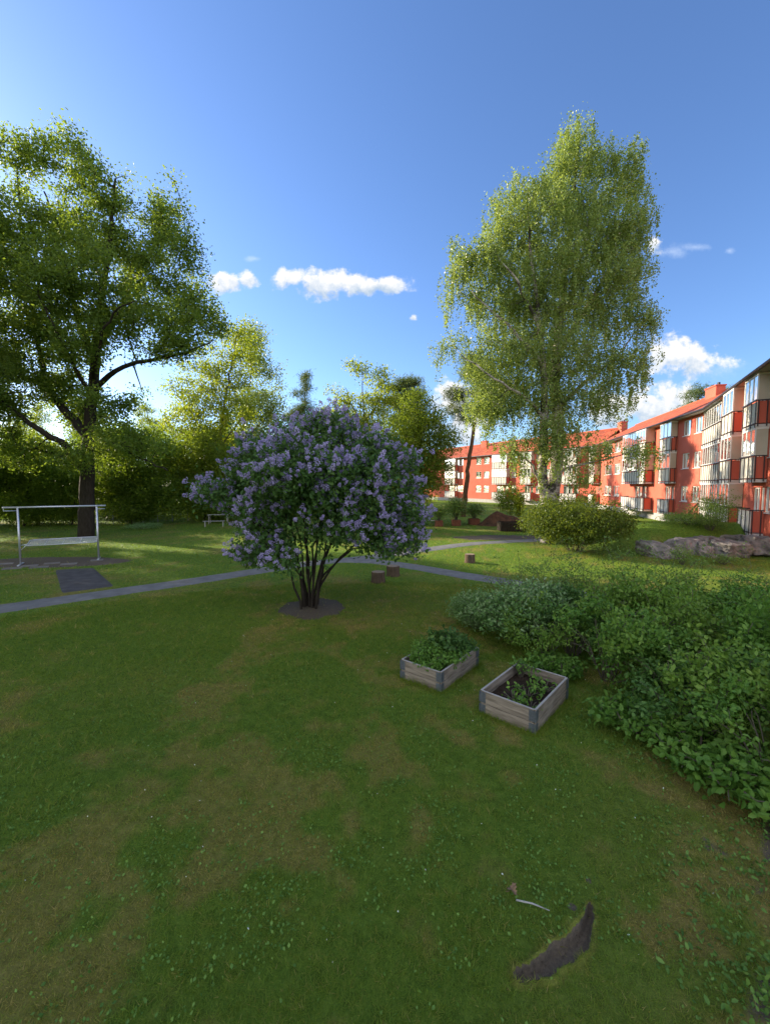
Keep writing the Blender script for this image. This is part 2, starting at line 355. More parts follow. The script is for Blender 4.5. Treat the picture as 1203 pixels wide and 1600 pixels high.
def copy_tree(o, loc=None, rz=None, sc=None, label=None, parent=None):
    c = o.copy(); C.objects.link(c)
    if parent is not None: c.parent = parent
    if loc is not None: c.location = loc
    if rz is not None: c.rotation_euler = (0, 0, rz)
    if sc is not None: c.scale = sc if isinstance(sc, tuple) else (sc, sc, sc)
    if label: c['label'] = label
    for ch in [q for q in o.children]: copy_tree(ch, parent=c)
    return c

# ------------------------------------------------------------------ noise in numpy
def vnoise(x, y, scale, seed):
    rs = np.random.RandomState(seed); N = 64; tab = rs.rand(N, N)
    X = x / scale; Y = y / scale; xi = np.floor(X).astype(int); yi = np.floor(Y).astype(int)
    fx = X - xi; fy = Y - yi; fx = fx * fx * (3 - 2 * fx); fy = fy * fy * (3 - 2 * fy)
    g = lambda a, b: tab[a % N, b % N]
    return (g(xi, yi) * (1 - fx) + g(xi + 1, yi) * fx) * (1 - fy) + (g(xi, yi + 1) * (1 - fx) + g(xi + 1, yi + 1) * fx) * fy
def fbm(x, y, scale, seed, o=4):
    t = 0; a = 1; s = 0
    for i in range(o):
        t = t + a * vnoise(x, y, scale / 2 ** i, seed + i); s += a; a *= 0.55
    return t / s
def smooth(t): t = np.clip(t, 0, 1); return t * t * (3 - 2 * t)
def seg_dist(x, y, pts):
    """distance to a polyline"""
    best = np.full(np.shape(x), 1e9)
    for (x0, y0), (x1, y1) in zip(pts[:-1], pts[1:]):
        dx, dy = x1 - x0, y1 - y0; L = dx * dx + dy * dy
        t = np.clip(((x - x0) * dx + (y - y0) * dy) / L, 0, 1)
        best = np.minimum(best, np.hypot(x - x0 - t * dx, y - y0 - t * dy))
    return best

# ------------------------------------------------------------------ ground
HOLE = [G(812, 1526), G(850, 1512), G(885, 1490), G(908, 1462), G(920, 1430), G(922, 1412)]
HOLE_W = [0.035, 0.055, 0.065, 0.055, 0.03, 0.015]
LILAC = G(485, 950)
def hole_field(x, y):
    best = np.full(np.shape(x), -9.0)
    pts = []
    for i in range(len(HOLE) - 1):
        for k in range(16):
            t = k / 16; pts.append((HOLE[i][0] * (1 - t) + HOLE[i + 1][0] * t, HOLE[i][1] * (1 - t) + HOLE[i + 1][1] * t, HOLE_W[i] * (1 - t) + HOLE_W[i + 1] * t))
    for (a, b, w_) in pts: best = np.maximum(best, 1 - np.hypot(x - a, y - b) / w_)
    return best - 0.18 + 1.5 * (fbm(x, y, 0.15, 111, 3) - 0.5)
MOUND = G(783, 818)
def H(x, y):
    x = np.asarray(x, float); y = np.asarray(y, float)
    h = 1.2 * smooth((x - 9.8) / 4) * smooth((y - 18.0) / 2.6) * (1 - smooth((y - 19) / 17))
    h = h + 0.05 * (fbm(x, y, 5.0, 3) - 0.5) * smooth((y - 1) / 3)
    h = h + 0.012 * (fbm(x, y, 0.35, 9) - 0.5)
    d = np.hypot(x - LILAC[0], y - LILAC[1])
    h = h + 0.06 * (1 - smooth(d / 1.1))
    hf = hole_field(x, y)
    tc_ = G(893, 1440); h = h + 0.035 * (1 - smooth(np.hypot(x - tc_[0], y - tc_[1]) / 0.10))
    return h - 0.055 * smooth((hf + 0.08) / 0.5) + 0.025 * smooth((hf + 0.9) / 0.5) * (1 - smooth((hf + 0.25) / 0.3))
def hz(x, y): return float(H(np.array([x]), np.array([y]))[0])
def axis(lo, hi, step, far_lo, far_hi, gr):
    a = list(np.arange(lo, hi + step / 2, step)); s = step; v = a[-1]
    while v < far_hi: s *= gr; v += s; a.append(v)
    s = step; v = a[0]
    while v > far_lo: s *= gr; v -= s; a.insert(0, v)
    return np.array(a)
xs = axis(-2.5, 4.0, 0.05, -900, 900, 1.06); ys = axis(1.2, 7.5, 0.05, -300, 1500, 1.05)
xs = np.unique(np.concatenate([xs[(xs < 0.6) | (xs > 2.1)], np.arange(0.62, 2.09, 0.015)])); ys = np.unique(np.concatenate([ys[(ys < 1.9) | (ys > 3.1)], np.arange(1.92, 3.09, 0.015)]))
XX, YY = np.meshgrid(xs, ys); nx, ny = len(xs), len(ys)
PATH1 = [G(-260, 978), G(-120, 965), G(0, 952), G(150, 930), G(300, 908.5), G(400, 893), G(480, 881), G(540, 875), G(600, 868), G(660, 860), G(740, 849.5), G(830, 844.5), G(900, 842)]
PATH2 = [G(540, 876), G(590, 878), G(647, 886), G(700, 895), G(760, 904), G(810, 912), G(870, 922), G(934, 932), G(1020, 945), G(1118, 961), G(1203, 974), G(1400, 1010)]
BEDS = []  # filled with footprints (centre, axes) to keep the grass out
def in_rect(x, y, c, u, v, hu, hv, m=0.0):
    dx, dy = x - c[0], y - c[1]
    return (np.abs(dx * u[0] + dy * u[1]) < hu + m) & (np.abs(dx * v[0] + dy * v[1]) < hv + m)
RACK = [G(33, 882), G(155, 873)]
def masks(x, y):
    dirt = 1.05 * smooth((hole_field(x, y) + 0.22) / 0.25)
    d = np.hypot((x - LILAC[0]), (y - LILAC[1])) + 0.55 * (fbm(x, y, 0.45, 21) - 0.5)
    dirt = np.maximum(dirt, 1 - smooth((d - 0.62) / 0.42))
    # trampled ground round the rack
    a = RACK[0]; b = RACK[1]; m = ((a[0] + b[0]) / 2 - 0.4, (a[1] + b[1]) / 2 - 0.1)
    dr = np.hypot((x - m[0]) / 3.8, (y - m[1]) / 1.35) + 0.5 * (fbm(x, y, 1.0, 33) - 0.5)
    dirt = np.maximum(dirt, 0.85 * (1 - smooth((dr - 0.7) / 0.35)))
    for (px, py, rr) in ((1105, 1320, 0.17), (919, 1375, 0.03), (893, 1418, 0.035), (700, 1522, 0.05)):
        c = G(px, py); q = np.hypot(x - c[0], y - c[1]) / rr + 2.2 * (fbm(x, y, 0.16, 5) - 0.5)
        dirt = np.maximum(dirt, 0.6 * (1 - smooth((q - 0.3) / 0.9)))
    p = G(800, 845); q = np.hypot((x - p[0]) / 4.5, (y - p[1] - 1.3) / 1.6) + 0.5 * (fbm(x, y, 1.0, 35) - 0.5)
    dirt = np.maximum(dirt, 0.8 * (1 - smooth((q - 0.6) / 0.3)))
    rg = x - 2.05 - 0.98 * (y - 2.48); dirt = np.maximum(dirt, 0.62 * smooth((rg - 0.0) / .5) * smooth((fbm(x, y, .5, 43) - .38) / .2) * (y < 5.0) * (x < 6))
    # bare soil under the hedge
    hd = seg_dist(x, y, [(2.5, 8.6), (3.9, 6.4), (4.2, 5.2), (5.2, 4.0)]) + 0.4 * (fbm(x, y, 0.4, 41) - 0.5)
    dirt = np.maximum(dirt, 0.42 * (1 - smooth((hd - 0.2) / 0.35)))
    dry = smooth((fbm(x, y, 1.3, 51) - 0.475 - 0.05 * smooth((y - 7) / 3) + 0.8 * (fbm(x, y, 0.30, 55, 3) - 0.5)) / 0.26) * 0.72
    ring = np.hypot(x + 0.3, y - 4.5)
    dry = np.clip(dry + 0.35 * smooth((fbm(x, y, 5.0, 61) - 0.45) / 0.2) * (y < 14) + 0.25 * smooth((2.2 - np.hypot(x - 3.4, y - 3.0)) / 1.2), 0, 1)
    hf_ = hole_field(x, y); dry = np.maximum(dry, 0.45 * smooth((hf_ + 1.9 + 1.6 * (fbm(x, y, .12, 47) - .5)) / 1.1))
    return dirt, dry
dirtA, dryA = masks(XX.ravel(), YY.ravel())
V = np.stack([XX.ravel(), YY.ravel(), H(XX.ravel(), YY.ravel())], 1)
ii = (np.arange(ny - 1)[:, None] * nx + np.arange(nx - 1)[None, :]).ravel()
Fq = np.stack([ii, ii + 1, ii + nx + 1, ii + nx], 1)
lawn = np_mesh('lawn', V, Fq, M['lawn'], smooth=True, attrs={'dirt': dirtA, 'dry': dryA}); tag(lawn, kind='structure')

def ribbon(name, pts, width, material, dz, jag=0.06):
    # resample, offset both sides, drape on the ground
    P0 = [np.array(p) for p in pts]; Q = []
    for i in range(len(P0) - 1):
        a, b, c, d = P0[max(i - 1, 0)], P0[i], P0[i + 1], P0[min(i + 2, len(P0) - 1)]
        n = max(2, int(np.linalg.norm(c - b) / 0.12))
        for k in range(n):
            t = k / n; Q.append(0.5 * (2 * b + (c - a) * t + (2 * a - 5 * b + 4 * c - d) * t * t + (3 * b - a - 3 * c + d) * t ** 3))
    Q.append(P0[-1]); Q = np.array(Q); T = np.gradient(Q, axis=0); T /= np.linalg.norm(T, axis=1)[:, None] + 1e-9
    N = np.stack([-T[:, 1], T[:, 0]], 1); cols = []
    K = 7
    for k in range(K):
        o = (k / (K - 1) - 0.5) * width
        e = np.zeros(len(Q))
        if k in (0, K - 1): e = (fbm(Q[:, 0] * 1.0, Q[:, 1], 0.28, 77 + k) - 0.5) * jag * 6
        cols.append(Q + N * (o + e)[:, None])
    A = np.stack(cols, 1); z = H(A[..., 0].ravel(), A[..., 1].ravel()).reshape(A.shape[:2]) + dz
    z[:, 0] -= 0.03 + dz; z[:, -1] -= 0.03 + dz
    V = np.concatenate([A, z[..., None]], 2).reshape(-1, 3)
    i = (np.arange(len(Q) - 1)[:, None] * K + np.arange(K - 1)[None, :]).ravel()
    o = np_mesh(name, V, np.stack([i, i + 1, i + K + 1, i + K], 1), material, smooth=True)
    return tag(o, kind='structure')
ribbon('garden_path', PATH1, 1.15, M['asphalt'], 0.020)
ribbon('side_path', PATH2, 1.05, M['asphalt'], 0.026)
def patch(name, corners, material, dz, n=14, jag=0.03):
    c = [np.array(q) for q in corners]; t = np.linspace(0, 1, n); S, T = np.meshgrid(t, t)
    A = ((1 - S)[..., None] * (1 - T)[..., None] * c[0] + S[..., None] * (1 - T)[..., None] * c[1] + S[..., None] * T[..., None] * c[2] + (1 - S)[..., None] * T[..., None] * c[3])
    z = H(A[..., 0].ravel(), A[..., 1].ravel()).reshape(n, n) + dz
    z[0] -= dz + .02; z[-1] -= dz + .02; z[:, 0] -= dz + .02; z[:, -1] -= dz + .02
    i = (np.arange(n - 1)[:, None] * n + np.arange(n - 1)[None, :]).ravel()
    return tag(np_mesh(name, np.concatenate([A, z[..., None]], 2).reshape(-1, 3), np.stack([i, i + 1, i + n + 1, i + n], 1), material, smooth=True), kind='structure')
PAD = [G(94, 930), G(184, 917), G(148, 886), G(84, 889)]
patch('asphalt_pad', PAD, M['asphalt_dark'], 0.014)

# raised bed footprints
def bed_frame(pl, pf, pr):
    """left, front and right ground corners"""
    f = np.array(pf); l = np.array(pl); r = np.array(pr)
    u = (l - f); v = (r - f)
    return f, u, v
B2f = np.array((1.86, 4.91)); B1f = np.array((0.83, 5.94))
def bedvec(ax, L): return np.array((math.cos(R(ax)), math.sin(R(ax)))) * L
BED2 = (B2f, bedvec(138, 0.74), bedvec(48, 1.15))
BED1 = (B1f, bedvec(141, 0.72), bedvec(51, 1.2))
for f, u, v in (BED1, BED2):
    BEDS.append((f + (u + v) / 2, u / np.linalg.norm(u), v / np.linalg.norm(v), np.linalg.norm(u) / 2, np.linalg.norm(v) / 2))

# ------------------------------------------------------------------ grass
rs = np.random.RandomState(7)
def grass_ok(x, y, dens):
    dirt, dry = masks(x, y)
    ok = rs.rand(len(x)) > smooth((dirt - 0.40) / 0.30) * 0.985
    edge = rs.rand(len(x)) * 0.10
    ok &= seg_dist(x, y, PATH1) > 0.50 + edge
    ok &= seg_dist(x, y, PATH2) > 0.45 + edge
    for b in BEDS: ok &= ~in_rect(x, y, *b)
    c = np.mean(np.array(PAD), 0)
    # point in quad
    q = np.ones(len(x), bool); Q = PAD + [PAD[0]]
    for (x0, y0), (x1, y1) in zip(Q[:-1], Q[1:]): q &= ((x1 - x0) * (y - y0) - (y1 - y0) * (x - x0)) > 0
    ok &= ~q
    return ok, dry
def make_grass(n, r0, r1, expo, wbase, hbase):
    a = (rs.rand(n) - 0.5) * 2 * R(58)
    t = rs.rand(n); k = expo                        # density ~ r^-k
    r = (r0 ** (2 - k) + t * (r1 ** (2 - k) - r0 ** (2 - k))) ** (1 / (2 - k))
    x = r * np.sin(a); y = r * np.cos(a)
    ok, dry = grass_ok(x, y, 1); x, y, r, dry = x[ok], y[ok], r[ok], dry[ok]; n = len(x)
    cl = 0.5 * fbm(x, y, 0.16, 91) + 0.5 * fbm(x, y, 0.055, 93, 2); big = fbm(x, y, 1.1, 95)
    grow = (r / 4.0) ** 0.55
    h = hbase * (0.45 + 1.1 * rs.rand(n)) * (0.15 + 1.7 * cl) * (1 - 0.35 * dry) * np.clip(grow, 0.9, 1.9)
    wd = wbase * (0.6 + 0.8 * rs.rand(n)) * np.clip((r / 4.0) ** 0.8, 0.8, 6)
    th = rs.rand(n) * 2 * math.pi; ph = rs.rand(n) * 2 * math.pi
    lean = 0.5 + 1.9 * rs.rand(n)
    z = H(x, y) - 0.004
    b = np.stack([x, y, z], 1); s = np.stack([np.cos(th), np.sin(th), 0 * x], 1) * wd[:, None] / 2
    d = np.stack([np.cos(ph) * lean, np.sin(ph) * lean, np.ones(n)], 1); d /= np.linalg.norm(d, axis=1)[:, None]
    tip = b + d * h[:, None]
    V = np.stack([b - s, b + s, tip], 1).reshape(-1, 3)
    tint = np.clip(0.10 + 0.9 * (cl - 0.5) + 0.30 * (big - 0.5) + 0.48 * dry * (0.5 + 0.9 * rs.rand(n)) + 0.26 * rs.rand(n) + (rs.rand(n) > 0.93) * 0.5, 0, 1)
    return V, np.repeat(tint, 3)
parts = [make_grass(640000, 1.9, 13, 1.45, 0.0060, 0.040), make_grass(150000, 11, 34, 1.6, 0.0065, 0.040), make_grass(70000, 34, 95, 1.6, 0.010, 0.05)]
def bed_grass():
    xs_, ys_ = [], []
    for (c, u, v, hu, hv) in BEDS:
        m_ = 2600; t = rs.rand(m_) * 2 - 1; side = rs.randint(0, 4, m_); off = 0.02 + rs.rand(m_) ** 2 * 0.10
        a_ = np.where(side < 2, t * (hu + .05), np.where(side == 2, 1, -1) * (hu + off)); b_ = np.where(side < 2, np.where(side == 0, 1, -1) * (hv + off), t * (hv + .05))
        xs_.append(c[0] + u[0] * a_ + v[0] * b_); ys_.append(c[1] + u[1] * a_ + v[1] * b_)
    x, y = np.concatenate(xs_), np.concatenate(ys_); n = len(x); cl = fbm(x, y, .2, 92)
    h = (0.03 + 0.12 * rs.rand(n) ** 1.5) * (.3 + 1.3 * cl); wd = 0.006 * (.6 + .8 * rs.rand(n)); th = rs.rand(n) * 6.283; ph = rs.rand(n) * 6.283; ln_ = .2 + .9 * rs.rand(n)
    b = np.stack([x, y, H(x, y) - .004], 1); s_ = np.stack([np.cos(th), np.sin(th), 0 * x], 1) * wd[:, None] / 2
    d = np.stack([np.cos(ph) * ln_, np.sin(ph) * ln_, np.ones(n)], 1); d /= np.linalg.norm(d, axis=1)[:, None]
    return np.stack([b - s_, b + s_, b + d * h[:, None]], 1).reshape(-1, 3), np.repeat(np.clip(.1 + .5 * rs.rand(n), 0, 1), 3)
parts.append(bed_grass())
Vg = np.concatenate([p[0] for p in parts]); Tg = np.concatenate([p[1] for p in parts])
o = np_mesh('grass', Vg, np.arange(len(Vg)).reshape(-1, 3), M['grass'], tint=Tg)
tag(o, kind='stuff')

# ------------------------------------------------------------------ leaves
DIAMOND = (np.array([(0, 0, 0), (0.5, 0.36, 0.05), (1, 0, -0.08), (0.5, -0.36, 0.05)]), np.array([(0, 1, 2, 3)]))
OVAL = (np.array([(0, 0, 0), (0.30, 0.27, 0.07), (0.70, 0.22, 0.05), (1, 0, -0.10), (0.70, -0.22, 0.05), (0.30, -0.27, 0.07)]), np.array([(0, 1, 2, 3), (0, 3, 4, 5)]))
NEEDLE = (np.array([(0, -0.05, 0), (0, 0.05, 0), (1, 0.03, -0.05), (1, -0.03, -0.05)]), np.array([(0, 1, 2, 3)]))
def unit(a): return a / (np.linalg.norm(a, axis=-1, keepdims=True) + 1e-9)
def place_leaves(c, u, n, size, tpl):
    """c centres, u pointing direction, n normals"""
    T, Fc = tpl
    u = unit(u); v = unit(np.cross(n, u)); w_ = np.cross(u, v)
    V = c[:, None, :] + size[:, None, None] * (T[None, :, 0, None] * u[:, None] + T[None, :, 1, None] * v[:, None] + T[None, :, 2, None] * w_[:, None])
    k = len(T); idx = (np.arange(len(c)) * k)[:, None, None] + Fc[None]
    return V.reshape(-1, 3), idx.reshape(-1, 4)
def rand_leaves(c, size, tpl, rng, up=0.7, tint=None, down=0.0, spread=1.0):
    n = len(c)
    nor = rng.normal(size=(n, 3)) * spread; nor[:, 2] += up
    u = rng.normal(size=(n, 3)); u[:, 2] -= down
    sz = size * (0.65 + 0.7 * rng.rand(n))
    V, Fc = place_leaves(c, u, nor, sz, tpl)
    t = rng.rand(n) if tint is None else np.clip(tint, 0, 1)
    return V, Fc, np.repeat(t, len(tpl[0]))

# ------------------------------------------------------------------ trees
def sample_env(ell, n, rng, gap=0.0, shell=0.45, mind=0.0):
    vol = np.array([e[3] * e[4] * e[5] for e in ell]) ** 0.72; pr = vol / vol.sum()
    out = np.zeros((0, 3)); tries = 0
    while len(out) < n and tries < 60:
        tries += 1; m = n * 2
        k = rng.choice(len(ell), m, p=pr); E_ = np.array(ell)[k]
        d = unit(rng.normal(size=(m, 3))); r = rng.rand(m) ** shell
        p = E_[:, :3] + d * r[:, None] * E_[:, 3:6]
        if gap > 0:
            nzv = 0.5 * vnoise(p[:, 0] + p[:, 1] * .6, p[:, 2], 2.3, 5) + 0.5 * vnoise(p[:, 1] - p[:, 0] * .4, p[:, 2] + 7, 1.7, 8)
            p = p[nzv > gap]
        if mind > 0:
            for q in p:
                if len(out) >= n: break
                if len(out) == 0 or np.min(np.sum((out - q) ** 2, 1)) > mind * mind: out = np.vstack([out, q])
        else: out = np.vstack([out, p])
    return out[:n]
class Tree:
    def __init__(s, base, rng):
        s.base = np.array(base, float); s.pos = []; s.par = []; s.fix = []; s.rng = rng; s.tips = []
    def limb(s, pts, r0, r1, start=None, wob=0.04):
        """polyline (world) resampled to nodes; start = index of the node it grows from (nearest if None)"""
        pts = [np.array(p, float) for p in pts]
        if len(s.pos) == 0: prev = -1
        else:
            A = np.array(s.pos); prev = int(np.argmin(np.sum((A - pts[0]) ** 2, 1))); pts[0] = A[prev]
        tot = sum(np.linalg.norm(b - a) for a, b in zip(pts[:-1], pts[1:])); acc = 0; first = True
        for i in range(len(pts) - 1):
            p0, p1, p2, p3 = pts[max(i - 1, 0)], pts[i], pts[i + 1], pts[min(i + 2, len(pts) - 1)]
            L = np.linalg.norm(p2 - p1); n = max(2, int(L / 0.45))
            for k in range(n + (i == len(pts) - 2)):
                t = k / n
                q = 0.5 * (2 * p1 + (p2 - p0) * t + (2 * p0 - 5 * p1 + 4 * p2 - p3) * t * t + (3 * p1 - p0 - 3 * p2 + p3) * t ** 3)
                rr = r0 + (r1 - r0) * min(1, (acc + L * t) / tot)
                if first and prev >= 0: first = False; continue
                first = False
                q = q + s.rng.normal(size=3) * wob * min(1, acc)
                s.pos.append(q); s.par.append(prev); s.fix.append(rr); prev = len(s.pos) - 1
            acc += L
        return prev
    def grow(s, att, step=0.5, sag=0.12, wob=0.06, lowbias=0.35):
        A = np.array(s.pos)
        d0 = np.min(np.linalg.norm(att[:, None] - A[None], axis=2), axis=1) if len(att) * len(A) < 4e6 else np.linalg.norm(att - s.base, axis=1)
        cap = len(s.pos) + len(att) * 14; buf = np.zeros((cap, 3)); buf[:len(A)] = A; n = len(A)
        for i in np.argsort(d0):
            q = att[i]; dv = buf[:n] - q; d = np.sqrt((dv ** 2).sum(1))
            cost = d + lowbias * np.maximum(0, dv[:, 2])     # prefer joining from below
            j = int(np.argmin(cost)); L = d[j]
            if L < 0.05: continue
            k = int(min(12, max(2, round(L / step)))); p0 = buf[j]
            mid = (p0 + q) / 2 + np.array((0, 0, sag * L)) + s.rng.normal(size=3) * wob * L
            prev = j
            for a in range(1, k + 1):
                t = a / k; pt = (1 - t) ** 2 * p0 + 2 * t * (1 - t) * mid + t * t * q
                if n >= cap: break
                buf[n] = pt; s.par.append(prev); s.fix.append(0.0); prev = n; n += 1
            s.tips.append(prev)
        s.pos = [buf[i] for i in range(n)]
    def wood(s, tip_r=0.012, expo=0.45, sides=6, scale=1.0):
        P_ = np.array(s.pos); par = np.array(s.par); n = len(P_)
        cnt = np.zeros(n); child = np.zeros(n)
        for i in range(n):
            if par[i] >= 0: child[par[i]] += 1
        cnt[child == 0] = 1
        for i in range(n - 1, -1, -1):
            if par[i] >= 0: cnt[par[i]] += cnt[i]
        r = np.maximum(tip_r * np.maximum(cnt, 1) ** expo * scale, 0)
        fx = np.array(s.fix); r = np.where(fx > 0, fx, np.minimum(r, 1e9))
        for i in range(n):                              # never thicker than what carries it
            if par[i] >= 0 and fx[i] == 0: r[i] = min(r[i], r[par[i]] * 0.8 if fx[par[i]] > 0 else r[par[i]])
        E = np.where(par >= 0)[0]; a = P_[par[E]]; b = P_[E]
        rb = r[E]; ra = np.minimum(r[par[E]], rb * 1.35)
        d = unit(b - a); dn = np.zeros((n, 3)); dn[E] = d
        ca = np.where((r[par[E]] <= rb * 1.35)[:, None] & (np.linalg.norm(dn[par[E]], axis=1) > 0)[:, None], dn[par[E]], d)
        def ring(p, dd, rr):
            ref = np.where(np.abs(dd[:, 2:3]) > 0.8, np.array([[1.0, 0, 0]]), np.array([[0, 0, 1.0]]))
            ref = np.broadcast_to(np.array([0.31, 0.87, 0.2]), dd.shape)
            u = unit(np.cross(dd, ref)); v = np.cross(dd, u); an = np.arange(sides) * 2 * math.pi / sides
            return p[:, None] + rr[:, None, None] * (np.cos(an)[None, :, None] * u[:, None] + np.sin(an)[None, :, None] * v[:, None])
        V = np.concatenate([ring(a, ca, ra), ring(b, d, rb)], 1)
        k = np.arange(sides); f = np.stack([k, (k + 1) % sides, sides + (k + 1) % sides, sides + k], 1)
        idx = (np.arange(len(E)) * 2 * sides)[:, None, None] + f[None]
        return V.reshape(-1, 3), idx.reshape(-1, 4)
def E(px, py, rx, rz, Y, dy=0.0, ry=None):
    c = P(px, py, Y); k = Y / F
    c[1] += dy
    return (c[0], c[1], c[2], rx * k, ry if ry else (rx * 0.5 + rz * 0.5) * k, rz * k)
def finish_tree(name, T, label, cat, leafV, leafF, leafT, lm, bm, group=None, sides=6, tip_r=0.012, expo=0.45, crown='crown', trunk='trunk'):
    root = empty(name, tuple(T.base), label, cat, group)
    v, f = T.wood(tip_r, expo, sides)
    np_mesh(trunk, v - T.base, f, bm, root, smooth=True)
    np_mesh(crown, leafV - T.base, leafF, lm, root, tint=leafT)
    return root
def clump_leaves(T, per, sig, size, rng, tpl=DIAMOND, up=0.6, flat=0.7, tintvar=0.35, hang=0.0, back=4):
    """leaves scattered round the last nodes of every twig"""
    tips = np.array(T.tips); pos = np.array(T.pos); par = np.array(T.par)
    n = len(tips) * per; own = np.repeat(tips, per); st = rng.randint(0, back, n)
    for k in range(back):
        m = (st > k) & (par[own] >= 0); own = np.where(m, par[own], own)
    c = pos[own] + rng.normal(size=(n, 3)) * np.array((sig, sig, sig * flat))
    if hang > 0:
        sid = np.repeat(np.arange(len(tips)), per) * 4 + rng.randint(0, 4, n)   # seven hanging twigs a tip
        rr = np.random.RandomState(3); off = rr.normal(size=(len(tips) * 4, 3)) * sig * 0.9; ln = hang * (0.25 + 1.1 * rr.rand(len(tips) * 4))
        tt = rng.rand(n)
        ch = pos[np.repeat(tips, per)] + off[sid] + rng.normal(size=(n, 3)) * 0.045
        ch[:, 2] -= tt * ln[sid]
        ish = rng.rand(n) < 0.66
        c = np.where(ish[:, None], ch, c)
    tb = rng.rand(len(tips))
    t = np.repeat(tb, per) * tintvar + rng.rand(n) * (1 - tintvar)
    return rand_leaves(c, size, tpl, rng, up, t, down=0.6 if hang else 0.2)

# ---- the big oak on the left
Yo = G(135, 838)[1]
rng = np.random.RandomState(11)
ob = np.array((G(135, 838)[0], Yo, -0.1))
oak = Tree(ob, rng)
def O(px, py, dy=0): q = P(px, py, Yo + dy); return q
oak.limb([ob, O(136, 800), O(137, 740), O(140, 670), O(147, 610), O(150, 550), O(158, 480), O(170, 400), O(178, 330), O(180, 280)], 0.45, 0.05, wob=0.03)
oak.limb([O(136, 735), O(118, 715, -.5), O(95, 690, -1), O(62, 672, -1.5), O(20, 640, -2), O(-15, 615, -2.5)], 0.26, 0.06)
oak.limb([O(140, 690), O(122, 665, .3), O(100, 640, .5), O(72, 605, 1), O(40, 590, 1.2), O(0, 565, 1.5), O(-50, 530, 2)], 0.28, 0.05)
oak.limb([O(150, 615), O(172, 587, -.5), O(205, 568, -1), O(250, 560, -1.4), O(300, 548, -2), O(335, 530, -2.2)], 0.17, 0.03)
oak.limb([O(205, 568, -1), O(215, 585, -.7), O(222, 612, -.5)], 0.05, 0.02)
oak.limb([O(140, 712), O(158, 704, -.6), O(190, 703, -1.2), O(225, 718, -2), O(262, 735, -2.6)], 0.14, 0.03)
oak.limb([O(150, 570), O(130, 520, 1), O(110, 450, 2), O(90, 370, 2.4), O(70, 300, 2.6)], 0.2, 0.05)
oak.limb([O(152, 545), O(185, 490, 1), O(215, 430, 1.4), O(245, 370, 1.7), O(255, 320, 1.8)], 0.17, 0.04)
oak.limb([O(72, 605, 1), O(62, 540, 1), O(50, 470, .6), O(35, 380, .3), O(28, 260, .2)], 0.16, 0.03)
oak.limb([O(150, 600), O(150, 560, -2), O(170, 500, -3.4), O(210, 470, -4)], 0.12, 0.03)
oak.limb([O(147, 620), O(120, 580, -2), O(90, 520, -3.4), O(60, 460, -4)], 0.14, 0.03)
ell = [E(25, 250, 36, 42, Yo), E(100, 250, 40, 45, Yo), E(98, 320, 50, 55, Yo, 2), E(172, 300, 44, 45, Yo), E(175, 370, 60, 60, Yo, 1), E(248, 315, 34, 48, Yo, 1), E(285, 410, 40, 45, Yo),
       E(240, 430, 60, 70, Yo, 1), E(60, 400, 90, 75, Yo, -1), E(160, 470, 80, 60, Yo, -2), E(300, 480, 40, 38, Yo), E(60, 520, 90, 60, Yo, 0), E(-50, 420, 70, 120, Yo), E(-50, 560, 70, 70, Yo),
       E(15, 640, 65, 38, Yo, -1.5), E(70, 590, 60, 40, Yo, 1), E(295, 540, 52, 40, Yo, -2), E(180, 560, 45, 30, Yo, -2.5), E(225, 510, 60, 40, Yo, -1), E(195, 640, 50, 20, Yo, -1.5), E(245, 690, 60, 22, Yo, -2.3),
       E(180, 720, 60, 20, Yo, -2.3), E(100, 640, 50, 25, Yo, 2), E(40, 700, 60, 30, Yo, 0), E(315, 430, 18, 30, Yo), E(330, 500, 18, 25, Yo), E(33, 225, 13, 24, Yo), E(88, 212, 14, 20, Yo), E(125, 228, 12, 16, Yo), E(182, 262, 14, 16, Yo), E(262, 276, 15, 16, Yo), E(290, 338, 12, 16, Yo), E(326, 425, 10, 14, Yo), E(342, 508, 10, 14, Yo), E(225, 285, 10, 12, Yo)]
ell = [(a, b, c, d, min(e, 3.2), f) for a, b, c, d, e, f in ell]
att = sample_env(ell, 1000, rng, gap=0.28, shell=0.46, mind=0.42)
oak.grow(att, step=0.5, sag=0.08, wob=0.10)
lv, lf, lt = clump_leaves(oak, 150, 0.32, 0.145, rng, OVAL, up=0.5, flat=0.8, tintvar=0.5, back=3)
oak_root = finish_tree('oak_tree', oak, 'tall spreading oak with dark trunk and forked limbs behind the beating rack', 'tree', lv, lf, lt, M['oak_leaf'], M['bark_dark'], sides=8, tip_r=0.016)

# ---- the birch
Yb = 22.0
rng = np.random.RandomState(12)
q = P(857, 800, Yb); bb_ = np.array((q[0], Yb, hz(q[0], Yb) - 0.1))
bir = Tree(bb_, rng)
def B(px, py, dy=0): return P(px, py, Yb + dy)
bir.limb([bb_, B(857, 812), B(862, 775), B(869, 735), B(871, 690), B(870, 640), B(868, 570, .2), B(876, 480, .4), B(886, 390, .4), B(896, 300, .3), B(904, 215, .2)], 0.40, 0.03, wob=0.02)
bir.limb([B(857, 805), B(851, 775, -.15), B(847, 735, -.3), B(849, 700, -.35), B(850, 640, -.4), B(848, 570, -.6), B(842, 505, -.8), B(836, 450, -.9), B(829, 395, -.9), B(824, 330, -.6)], 0.29, 0.03, wob=0.02)
bir.limb([B(842, 505, -.8), B(822, 468, -1.2), B(800, 428, -1.4), B(775, 395, -1.4)], 0.10, 0.02)
bir.limb([B(848, 570, -.6), B(815, 530, -1), B(775, 490, -1.2), B(735, 455, -1)], 0.11, 0.02)
